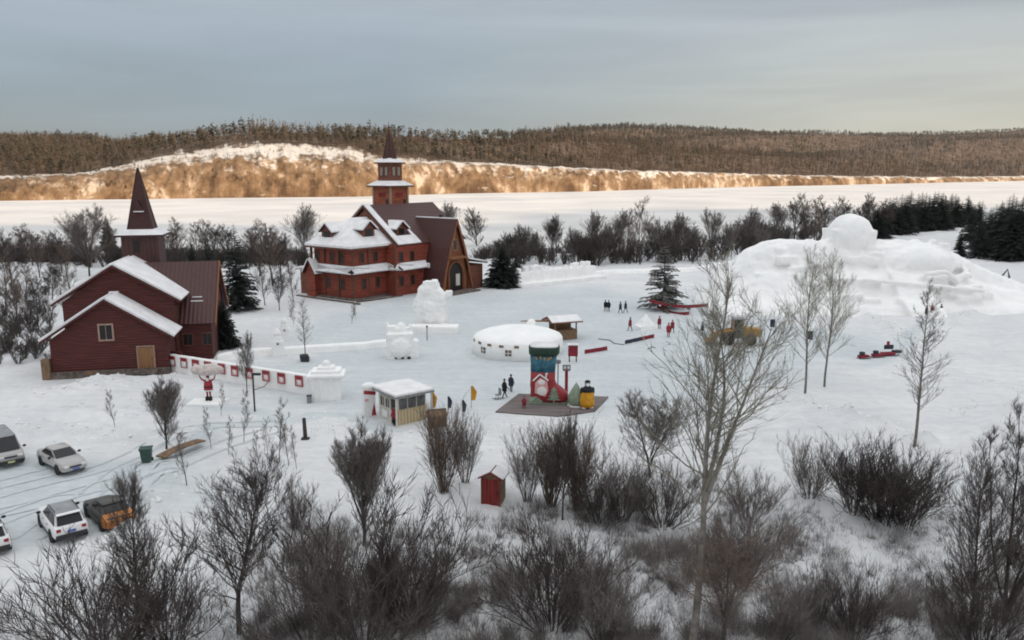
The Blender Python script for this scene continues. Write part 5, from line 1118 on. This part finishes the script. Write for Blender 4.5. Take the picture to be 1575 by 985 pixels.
a, b = P(250, 707), P(314, 686); o = thing('plank_ramp', 'long brown plank tilted out of the snow beside the green bin', 'plank', a, math.atan2(b[1] - a[1], b[0] - a[0])); Ln = math.hypot(b[0] - a[0], b[1] - a[1])
for i in range(2): MB().loft([[(Ln * t, i * .42 - .2, .1 + .15 * math.sin(t * 3) + .0), (Ln * t, i * .42 + .2, .1 + .15 * math.sin(t * 3)), (Ln * t, i * .42 + .2, .2 + .15 * math.sin(t * 3)), (Ln * t, i * .42 - .2, .2 + .15 * math.sin(t * 3))] for t in np.linspace(0, 1, 7)]).build('board', M['wood'], o)
# wheel loader
q = P(1134, 529); ld = thing('wheel_loader', 'yellow wheel loader with raised cab parked on the plaza', 'loader', q, R(176))
def wheel(par, x, y, r_, w_, hub='rim'):
    t = MB().loft([[(x + rr_ * math.cos(a), y + yy, r_ + rr_ * math.sin(a)) for a in np.arange(18) * math.tau / 18] for yy, rr_ in ((-w_ / 2, r_ * .7), (-w_ / 2, r_ * .92), (-w_ * .3, r_), (w_ * .3, r_), (w_ / 2, r_ * .92), (w_ / 2, r_ * .7))]).build('tyre', M['tyre'], None, True)
    o_ = MB().loft([[(x + rr_ * math.cos(a), y + yy, r_ + rr_ * math.sin(a)) for a in np.arange(12) * math.tau / 12] for yy, rr_ in ((-w_ * .46, r_ * .62), (-w_ * .40, r_ * .68), (w_ * .40, r_ * .68), (w_ * .46, r_ * .62))]).build('wheel', M[hub], par); t.parent = o_; return o_
for x_ in (-1.35, 1.2):
    for y_2 in (-.95, .95): wheel(ld, x_, y_2, .68, .5, 'loader')
MB().loft([[(-2.6, -.75, 1.0), (-2.6, .75, 1.0), (-2.6, .7, 1.9), (-2.6, -.7, 1.9)], [(-.6, -.8, .8), (-.6, .8, .8), (-.6, .75, 2.1), (-.6, -.75, 2.1)]]).build('engine_cover', M['loader'], ld, bevel=.08)
MB().box((.1, 0, 1.05), (3.0, 1.1, .6)).build('chassis', M['plastic'], ld)
MB().loft([[(-.5, -.7, 1.5), (.75, -.7, 1.5), (.75, .7, 1.5), (-.5, .7, 1.5)], [(-.4, -.6, 3.0), (.6, -.6, 3.0), (.6, .6, 3.0), (-.4, .6, 3.0)]]).build('cab', M['glass'], ld); MB().box((.1, 0, 3.07), (1.3, 1.4, .14)).build('cab_roof', M['grey'], ld, bevel=.04)
fr = MB()
for sx in (0, 1):
    for sy in (-1, 1): fr.tube([(-.5 + 1.25 * sx, sy * .7, 1.5), (-.4 + sx, sy * .6, 3.0)], .06, 5)
fr.build('cab_frame', M['loader'], ld)
for sy in (-.55, .55): MB().tube([(.8, sy, 1.7), (2.0, sy, 1.5), (2.9, sy, .9)], [.16, .16, .12], 6).build('lift_arm', M['loader'], ld)
MB().slab([(2.8, -1.2, .3), (3.9, -1.2, .25), (3.8, -1.2, .4), (3.0, -1.2, .5), (2.95, -1.2, 1.4), (3.3, -1.2, 1.75), (3.1, -1.2, 1.8), (2.65, -1.2, 1.3)], (0, 2.4, 0)).build('bucket', M['loader'], ld)
for sy in (-.6, .6): MB().box((-2.62, sy, 1.6), (.06, .22, .2)).build('tail_lamp', M['redlamp'], ld)
# red toy train or sledges to the right
q = P(1365, 548); r_ = thing('red_sledge', 'red and dark sledge with a figure like frame on the right snow slope', 'sledge', q, .15)
MB().box((0, 0, .3), (1.5, .7, .3)).build('seat', M['redcloth'], r_, bevel=.06); MB().box((.2, .2, 1.0), (1.1, .2, .5)).build('backrest', M['navy'], r_, bevel=.06); MB().box((.1, .2, 1.4), (.25, .2, .5)).build('post', M['redcloth'], r_); MB().box((1.2, .2, .45), (1.0, .5, .35)).build('bag', M['plastic'], r_, bevel=.1)
for sy in (-.3, .3): MB().tube([(-.9, sy, .05), (.9, sy, .05), (1.15, sy, .25)], .04, 5).build('runner', M['plastic'], r_)
for a, b, lb in ((1328, 552, 'dark red sledge farthest left of three on the right slope'), (1349, 550, 'middle red sledge of three on the right slope')):
    r_ = thing('red_sledge', lb, 'sledge', P(a, b), .2); MB().box((0, 0, .28), (1.2, .6, .28)).build('seat', M['redcloth'], r_, bevel=.06); MB().box((-.2, 0, .6), (.5, .45, .4)).build('bag', M['plastic'], r_, bevel=.1)
    for sy in (-.25, .25): MB().tube([(-.7, sy, .05), (.7, sy, .05), (.95, sy, .25)], .04, 5).build('runner', M['plastic'], r_)
for a, b, lb in ((1188, 503, 'small dark box standing on the snow right of the loader'), (1246, 522, 'dark barrel between the two pale aspens')):
    o = tag(MB().loft([[(r2 * math.cos(t), r2 * math.sin(t), z) for t in np.arange(10) * math.tau / 10] for z, r2 in ((-.1, .32), (.9, .34), (1.0, .28))]).build('barrel', M['navy']), lb, 'barrel'); o.location = P(a, b)
a = [P(1540, 436), P(1548, 432), P(1551, 437), P(1550, 441)]; tag(MB().tube([(a[0][0], a[0][1], 1.2), (a[1][0], a[1][1], 1.9), (a[2][0], a[2][1], 1.2), (a[3][0], a[3][1], .1)], .18, 6).build('pipe', M['navy']), 'bent dark snow gun pipe at the far right of the snow slope', 'pipe').location = (0, 0, .2)

# ================================================================== vehicles
def car(label, kind, px, py, rz, paint, paint2=None, plate='plate', wheels_hub='rim'):
    # local: +x is the front, wheels touch z = 0
    c = thing('parked_' + ('van' if kind == 'van' else 'car'), label, 'van' if kind == 'van' else 'car', P(px, py), R(rz))
    D = dict(sedan=(4.55, .88, .95, 1.45, [(-2.25, .55, .80, .86), (-2.2, .36, .92, .95), (-1.3, .28, 1.0, 1.0), (0, .26, 1.0, .98), (.9, .28, 1.0, .96), (1.75, .30, .97, .86), (2.15, .36, .9, .76), (2.28, .46, .82, .66)], [(-1.55, -1.0, .98), (.15, .95, .96)], 1.43),
             suv=(4.5, .92, 1.05, 1.66, [(-2.25, .60, .86, 1.0), (-2.18, .40, .95, 1.06), (-1.3, .32, 1.0, 1.1), (0, .30, 1.0, 1.08), (.9, .32, 1.0, 1.06), (1.75, .34, .97, 1.0), (2.12, .42, .9, .92), (2.25, .5, .82, .8)], [(-2.1, -1.75, 1.05), (.25, 1.05, 1.03)], 1.66),
             van=(4.9, .95, 1.15, 2.0, [(-2.4, .60, .9, 1.15), (-2.35, .40, .98, 1.2), (-1.3, .34, 1.0, 1.2), (0, .32, 1.0, 1.18), (1.2, .34, 1.0, 1.15), (1.9, .36, .98, 1.08), (2.3, .44, .92, 1.0), (2.45, .52, .85, .85)], [(-2.3, -2.15, 1.18), (1.1, 2.0, 1.1)], 1.98))[kind]
    Ln, hw_, belt, top, st, cab, roofz = D
    rings = []
    for x, zb, k, zt in st:
        w_ = hw_ * k; rings.append([(x, -w_ * .93, zb), (x, w_ * .93, zb), (x, w_, zb + .12), (x, w_ * 1.0, (zb + zt) / 2), (x, w_ * .95, zt - .06), (x, w_ * .82, zt), (x, -w_ * .82, zt), (x, -w_ * .95, zt - .06), (x, -w_ * 1.0, (zb + zt) / 2), (x, -w_, zb + .12)])
    b = MB().loft(rings); o = b.build('body', M[paint], c, True)
    (xr0, xr1, zr0), (xf1, xf0, zf0) = cab; wb, wt = hw_ * .90, hw_ * .74
    lo = lambda x, s_, z: (x, s_ * wb, z)
    # glass house, one pane per side
    def pane(n_, pts, out_): MB().slab(pts, Vector(out_) * .03).build(n_, M['glass'], c)
    zb = zr0 - .03; zt = roofz - .06
    core = MB().loft([[lo(xr0 + .1, -.93, zb), lo(xf0 - .12, -.93, zf0 - .04), lo(xf0 - .12, .93, zf0 - .04), lo(xr0 + .1, .93, zb)], [(xr1 + .08, -wt * .95, zt), (xf1 - .06, -wt * .95, zt), (xf1 - .06, wt * .95, zt), (xr1 + .08, wt * .95, zt)]]); core.build('pillars', M[paint if paint2 is None else paint2], c)
    pane('rear_window', [(xr0 + .06, -wb * .78, zb + .06), (xr0 + .06, wb * .78, zb + .06), (xr1 + .02, wt * .84, zt - .04), (xr1 + .02, -wt * .84, zt - .04)], (-1, 0, .35))
    pane('windshield', [(xf0 - .06, -wb * .84, zf0 + .02), (xf0 - .06, wb * .84, zf0 + .02), (xf1 + .02, wt * .88, zt - .03), (xf1 + .02, -wt * .88, zt - .03)], (.6, 0, .5))
    xm = (xr1 + xf1) / 2 - .1
    for s_ in (-1, 1):
        for u0, u1 in ((.07, .50), (.53, .92)):
            a0, a1 = xr0 + (xf0 - xr0) * u0, xr0 + (xf0 - xr0) * u1; t0_, t1_ = xr1 + (xf1 - xr1) * (u0 + .02), xr1 + (xf1 - xr1) * min(u1 + .02, .96)
            pane('side_window', [(a0, s_ * wb * .935, zb + .08), (a1, s_ * wb * .935, zf0 + .06), (t1_, s_ * wt * .965, zt - .05), (t0_, s_ * wt * .965, zt - .05)], (0, s_, .2))
        MB().ell((xf0 - .35, s_ * (hw_ + .1), zf0 + .1), (.08, .13, .09), 8, 6).build('mirror', M['plastic'], c, True)
        MB().box((0, s_ * hw_ * .985, .36), (Ln * .5, .05, .12)).build('sill', M['plastic'], c)
    rf = MB().loft([[(xr1 - .05, -wt * .9, zt), (xr1 - .05, wt * .9, zt), (xr1 - .02, wt * .8, zt + .05), (xr1 - .02, -wt * .8, zt + .05)], [(xr1 + .25, -wt, zt), (xr1 + .25, wt, zt), (xr1 + .25, wt * .85, zt + .10), (xr1 + .25, -wt * .85, zt + .10)],
                    [(xf1 - .3, -wt, zt), (xf1 - .3, wt, zt), (xf1 - .3, wt * .85, zt + .09), (xf1 - .3, -wt * .85, zt + .09)], [(xf1 + .04, -wt * .92, zt), (xf1 + .04, wt * .92, zt), (xf1 + .02, wt * .8, zt + .03), (xf1 + .02, -wt * .8, zt + .03)]])
    rf.build('roof', M[{'van': 'roofgrey', 'suv': 'roofgrey', 'sedan': paint}[kind] if paint2 is None else paint2], c, True)
    r_ = .33 if kind == 'sedan' else .36
    for x_ in (-1.38, 1.36):
        for s_ in (-1, 1):
            MB().loft([[(x_ + q_ * math.cos(a), s_ * (hw_ - .02) + yy, r_ + .02 + q_ * math.sin(a)) for a in np.arange(16) * math.tau / 16] for yy, q_ in ((-.03, r_ * 1.18), (.03, r_ * 1.16))]).build('wheel_arch', M['plastic'], c)
            wheel(c, x_, s_ * (hw_ - .09), r_, .24)
    xb, xf = st[0][0], st[-1][0]
    bm_ = 'plastic' if kind != 'sedan' else paint
    MB().loft([[(xb - .06, -hw_ * .84, .40), (xb - .06, hw_ * .84, .40), (xb - .04, hw_ * .84, .62), (xb - .04, -hw_ * .84, .62)], [(xb + .3, -hw_ * .96, .34), (xb + .3, hw_ * .96, .34), (xb + .3, hw_ * .96, .6), (xb + .3, -hw_ * .96, .6)]]).build('bumper', M[bm_], c)
    MB().loft([[(xf - .25, -hw_ * .95, .32), (xf - .25, hw_ * .95, .32), (xf - .25, hw_ * .95, .56), (xf - .25, -hw_ * .95, .56)], [(xf + .06, -hw_ * .8, .36), (xf + .06, hw_ * .8, .36), (xf + .05, hw_ * .8, .54), (xf + .05, -hw_ * .8, .54)]]).build('bumper', M[bm_], c)
    zl = st[-1][3]; zt_ = st[0][3]
    for s_ in (-1, 1):
        MB().box((xf - .06, s_ * hw_ * .63, zl - .03), (.22, hw_ * .34, .15), rz=-s_ * .25).build('headlight', M['lamp'], c, bevel=.03)
        MB().box((xb + .05, s_ * hw_ * .70, zt_ - .12), (.16, hw_ * .26, .18), rz=s_ * .2).build('tail_light', M['redlamp'], c, bevel=.03)
    MB().box((xf + .0, 0, zl - .06), (.08, hw_ * .8, .10)).build('grille', M['plastic'], c)
    MB().box((xb - .03, 0, .75), (.04, .44, .14)).build('number_plate', M[plate], c); MB().box((xf + .065, 0, .45), (.03, .44, .14)).build('number_plate', M[plate], c)
    for x_ in (.15, -.85): MB().box((x_, -hw_ - .005, belt - .12), (.16, .03, .03)).box((x_, hw_ + .005, belt - .12), (.16, .03, .03)).build('handle', M['plastic'], c)
    if paint2: MB().loft([[(xb - .07, -hw_ * .84, .42), (xb - .07, hw_ * .84, .42), (xb - .05, hw_ * .88, .86), (xb - .05, -hw_ * .88, .86)], [(xb + .20, -hw_ * 1.0, .44), (xb + .20, hw_ * 1.0, .44), (xb + .20, hw_ * .97, .99), (xb + .20, -hw_ * .97, .99)], [(xb + .66, -hw_ * 1.02, .5), (xb + .66, hw_ * 1.02, .5), (xb + .66, hw_ * .90, 1.035), (xb + .66, -hw_ * .90, 1.035)]]).build('tail_panel', M['carorange'], c)
    if kind == 'suv':
        for s_ in (-1, 1): MB().tube([(xr1 + .3, s_ * wt * .88, zt + .12), (xf1 - .3, s_ * wt * .88, zt + .12)], .025, 5).build('roof_rail', M['plastic'], c)
        MB().box((xr1 - .1, 0, zt + .05), (.28, wt * 1.8, .04)).build('spoiler', M[paint], c)
    return c
car('silver grey van with snowy roof, cut by the left edge of the view', 'van', 6, 706, -47, 'carsilver', None, 'plateg')
car('silver grey sedan parked just right of the van', 'sedan', 96, 718, -40, 'carsilver')
car('white sport utility car with black rear window seen from behind', 'suv', 97, 815, 131, 'carwhite')
car('dark car with orange tail parked beside the white one', 'sedan', 168, 800, 133, 'cardark', 'cardark')
car('white car at the left edge showing only its tail', 'suv', -20, 838, 131, 'carwhite')

# ================================================================== people
def body(pose, seed, top, legs, skin='skin'):
    r = random.Random(seed); V = []; Ed = []; Rd = []
    def v(p, rad, par=None):
        V.append(p); Rd.append(rad); i = len(V) - 1
        if par is not None: Ed.append((par, i))
        return i
    st = {'stand': .07, 'walk': .28, 'lift': .12}[pose]
    pel = v((0, 0, .96), (.155, .12)); ab = v((0, .0, 1.12), (.15, .115), pel); chs = v((0, -.01, 1.32), (.185, .13), ab); nk = v((0, 0, 1.48), (.065, .065), chs)
    hd = v((0, -.015, 1.60), (.085, .095), nk); v((0, -.01, 1.71), (.07, .08), hd); v((0, -.10, 1.60), (.018, .02), hd)      # skull, nose
    for s_ in (-1, 1):
        v((s_ * .085, .01, 1.61), (.012, .022), hd)                                                                        # ear
        hip = v((s_ * .095, 0, .90), (.095, .10), pel); kn = v((s_ * .11, -st * s_ * .45 - .02, .50), (.065, .07), hip); an = v((s_ * .12, -st * s_ + .02, .09), (.045, .05), kn); v((s_ * .13, -st * s_ - .14, .045), (.045, .035), an)
        sh_ = v((s_ * .195, 0, 1.41), (.07, .075), chs)
        if pose == 'lift': el = v((s_ * .42, -.04, 1.52), (.052, .055), sh_); wr = v((s_ * .52, -.06, 1.80), (.036, .038), el); hdir = Vector((s_ * .12, -.05, 1))
        else: el = v((s_ * .27, .02 + st * s_ * .3, 1.13), (.052, .055), sh_); wr = v((s_ * .27, -.10 + st * s_ * .6, .90), (.036, .038), el); hdir = Vector((0, -.25, -1))
        hdir.normalize(); w0 = Vector(V[wr]); pm = v(tuple(w0 + hdir * .07), (.035, .022), wr)
        side = Vector((0, 1, 0)) if pose != 'lift' else Vector((s_, 0, 0))
        for k, ln in enumerate((.062, .075, .072, .055)):
            b0 = Vector(V[pm]) + side * (-.027 + .018 * k) + hdir * .03; f1 = v(tuple(b0), (.009, .009), pm); f2 = v(tuple(b0 + hdir * ln * .6), (.009, .009), f1); v(tuple(b0 + hdir * ln * .95 + Vector((-s_ * .02, 0, 0))), (.008, .008), f2)
        t1 = v(tuple(w0 + hdir * .03 - side * .035), (.010, .010), pm); v(tuple(w0 + hdir * .075 - side * .05), (.009, .009), t1)
    me = bpy.data.meshes.new('body'); me.from_pydata(V, Ed, []); o = bpy.data.objects.new('body', me); COL.objects.link(o)
    o.modifiers.new('skin', 'SKIN')
    for i, q in enumerate(Rd): me.skin_vertices[0].data[i].radius = q; me.skin_vertices[0].data[i].use_root = (i == 0)
    ss = o.modifiers.new('sub', 'SUBSURF'); ss.levels = 1; ss.render_levels = 1
    dg = bpy.context.evaluated_depsgraph_get(); m2 = bpy.data.meshes.new_from_object(o.evaluated_get(dg)); bpy.data.objects.remove(o)
    m2.materials.clear()
    for m_ in (skin, top, legs, 'black'): m2.materials.append(M[m_])
    for p in m2.polygons:
        c = p.center; hand = (c.z > 1.84) if pose == 'lift' else (abs(c.x) > .2 and c.z < .86 and c.z > .5)
        p.material_index = 0 if (hand or (c.z > 1.50 and abs(c.x) < .14)) else (3 if c.z < .16 else (2 if c.z < .93 and not abs(c.x) > .215 else 1)); p.use_smooth = True
    return m2
def garments(o, top, hat):
    # jacket skirt, collar and hat follow the body
    MB().loft([[(a * math.cos(t), b * math.sin(t), z) for t in np.arange(16) * math.tau / 16] for z, a, b in ((.66, .27, .21), (.95, .26, .20), (1.15, .25, .19), (1.33, .26, .19), (1.42, .23, .16), (1.47, .12, .11))]).build('jacket', M[top], o, True)
    MB().loft([[(a * math.cos(t), .01 + a * 1.05 * math.sin(t), z) for t in np.arange(14) * math.tau / 14] for z, a in ((1.66, .105), (1.72, .11), (1.78, .085), (1.82, .03))]).build('hat', M[hat], o, True)
    MB().loft([[(a * math.cos(t), a * math.sin(t), z) for t in np.arange(12) * math.tau / 12] for z, a in ((1.46, .10), (1.50, .105), (1.54, .085))]).build('scarf', M[hat], o, True)
BD = {}
def person(label, px, py, rz, top='black', legs='black', hat='black', pose='stand', h=1.72, group=None):
    k = (pose, top, legs)
    if k not in BD: BD[k] = body(pose, 1, top, legs)
    q = P(px, py); o = thing('person', label, 'person', (q[0], q[1], q[2] - .02), R(rz), group, h / 1.8)
    link('body', BD[k], o); garments(o, top, hat); return o
person('person in black, left of the huddled pair far out on the plaza', 931, 479, 20, 'black', 'navy'); person('person in black, right of the huddled pair far out on the plaza', 936, 479.5, 160, 'black', 'black')
person('person in dark clothes walking right of the huddled pair', 954, 482, 60, 'navy', 'black', pose='walk'); person('second person in dark clothes walking right of the huddled pair', 962, 481, 60, 'black', 'navy', pose='walk')
person('person in dark red coat left of the pointed snow mound', 969, 509, 250, 'redcloth', 'black', 'black', 'walk', 1.8)
person('person in red coat just right of the pointed snow mound', 1014, 506, 200, 'redcloth', 'redcloth', 'redcloth')
person('person in bright red coat, front one of the red pair under the banners', 1028, 519, 150, 'red', 'redcloth', 'redcloth', 'stand', 1.85)
person('person in red coat, back one of the red pair under the banners', 1034, 512, 190, 'redcloth', 'black', 'redcloth', 'walk')
person('person in dark coat left of the yellow loader', 1080, 516, 90, 'navy', 'black')
person('person in black beside the boot platform, nearer of two', 776, 612, 120, 'black', 'black', 'black', 'walk', 1.8); person('person in grey black coat beside the boot platform, farther of two', 786, 603, 150, 'navy', 'black', 'black')
person('person in red trimmed dark coat at the booth door', 607, 655, -30, 'redcloth', 'black', 'black')
person('child in a dark red suit on the left of the boot platform', 806, 631, 20, 'redcloth', 'redcloth', 'redcloth', 'stand', 1.3)
person('person in bright red jacket on the far right snow slope', 1433, 487, 0, 'red', 'black', 'red'); person('person in black at the left of the red jacket on the right slope', 1424, 490, 40, 'black', 'black'); person('person in dark clothes right of the red jacket on the right slope', 1447, 484, 200, 'navy', 'black')
# pushed sledge chair beside the pair
q = P(766, 614); o = thing('sledge_chair', 'low grey push sledge beside the pair in black', 'sledge', q, .5)
MB().box((0, 0, .4), (.4, .5, .06)).build('seat', M['grey'], o); MB().box((.2, 0, .7), (.05, .5, .6)).build('backrest', M['grey'], o)
for s_ in (-.22, .22): MB().tube([(-.5, s_, .12), (-.35, s_, .03), (.5, s_, .03)], .025, 5).tube([(-.1, s_, .03), (-.1, s_, .4)], .02, 5).build('runner', M['plastic'], o)
# red suited statue lifting a pale sack
q = P(322, 619); o = thing('red_statue', 'statue in a red white trimmed suit lifting a wide pale sack overhead', 'statue', q, .05, None, 1.35); o.location.z += .1
link('body', body('lift', 2, 'red', 'red'), o)
MB().loft([[(a * math.cos(t), b * math.sin(t), z) for t in np.arange(16) * math.tau / 16] for z, a, b in ((.74, .30, .25), (1.0, .29, .25), (1.2, .27, .23), (1.38, .24, .17), (1.46, .13, .11))]).build('jacket', M['red'], o, True)
MB().loft([[(.305 * math.cos(t), .255 * math.sin(t), z) for t in np.arange(16) * math.tau / 16] for z in (.72, .80)]).build('trim', M['white'], o, True)
MB().loft([[(.298 * math.cos(t), .258 * math.sin(t), z) for t in np.arange(16) * math.tau / 16] for z in (.98, 1.05)]).build('belt', M['black'], o, True)
MB().ell((0, -.09, 1.47), (.10, .06, .14), 10, 8).build('beard', M['white'], o, True)
MB().loft([[(a * math.cos(t), a * math.sin(t), z) for t in np.arange(12) * math.tau / 12] for z, a in ((1.67, .12), (1.74, .11), (1.86, .03))]).build('hat', M['red'], o, True)
for s_ in (-1, 1): MB().box((s_ * .115, -.04, .17), (.18, .27, .34)).build('boot', M['black'], o, bevel=.05)
B = MB(); B.ell((0, 0, 2.1), (1.05, .45, .34)); B.ell((-.6, 0, 2.16), (.5, .4, .33)); B.ell((.6, 0, 2.14), (.5, .4, .33)); B.ell((.1, .05, 2.3), (.5, .35, .25))
sk = B.build('sack', M['palecloth'], None); carve(sk, .06, 3, .08, .4); sk.parent = o
ped = MB().box((0, 0, .05), (3.2, 2.0, .5)).build('snow_plinth', M['snow']); carve(ped, .1, 3, .06, .6); ped.location = (q[0], q[1] - .3, q[2] - .1); tag(ped, 'snow plinth under the red suited statue', 'snow block')

# small clods of ploughed snow along the drifts
cb = MB().ell((0, 0, 0), (1, 1, .7), 6, 3); cm = cb.mesh('clod', M['snow']); cm.calc_loop_triangles()
cv = np.array([v.co[:] for v in cm.vertices]); cf = np.array([t.vertices[:] for t in cm.loop_triangles]); pts = []; hs = []
for (ax, ay), (bx, by), h in RSEG:
    k_ = int(math.hypot(bx - ax, by - ay) * 6)
    for i in range(k_):
        t = r5.random(); x, y = ax + (bx - ax) * t + r5.gauss(0, .9), ay + (by - ay) * t + r5.gauss(0, .9); pts.append((x, y, float(gz(x, y)))); hs.append(r5.uniform(.03, .17))
v, f = merge_proto((cv, cf), np.array(pts), np.array(hs), rng.uniform(0, 6, len(pts)), np.array(hs)); tag(link('snow_clods', npmesh('snow_clods', v, f, M['snow'], 3)), 'loose clods of ploughed snow along the drifts', 'snow clods', None, 'stuff')
# thin winter haze
hm = bpy.data.materials.new('haze'); hm.use_nodes = True; n_ = hm.node_tree.nodes; n_.clear(); ho = n_.new('ShaderNodeOutputMaterial'); hv = n_.new('ShaderNodeVolumePrincipled')
hv.inputs['Color'].default_value = (.93, .95, 1, 1); hv.inputs['Density'].default_value = .000022; hm.node_tree.links.new(hv.outputs[0], ho.inputs['Volume'])
hb = MB().box((0, 1750, 131), (12600, 5900, 277)).build('haze', hm); tag(hb, kind='stuff')
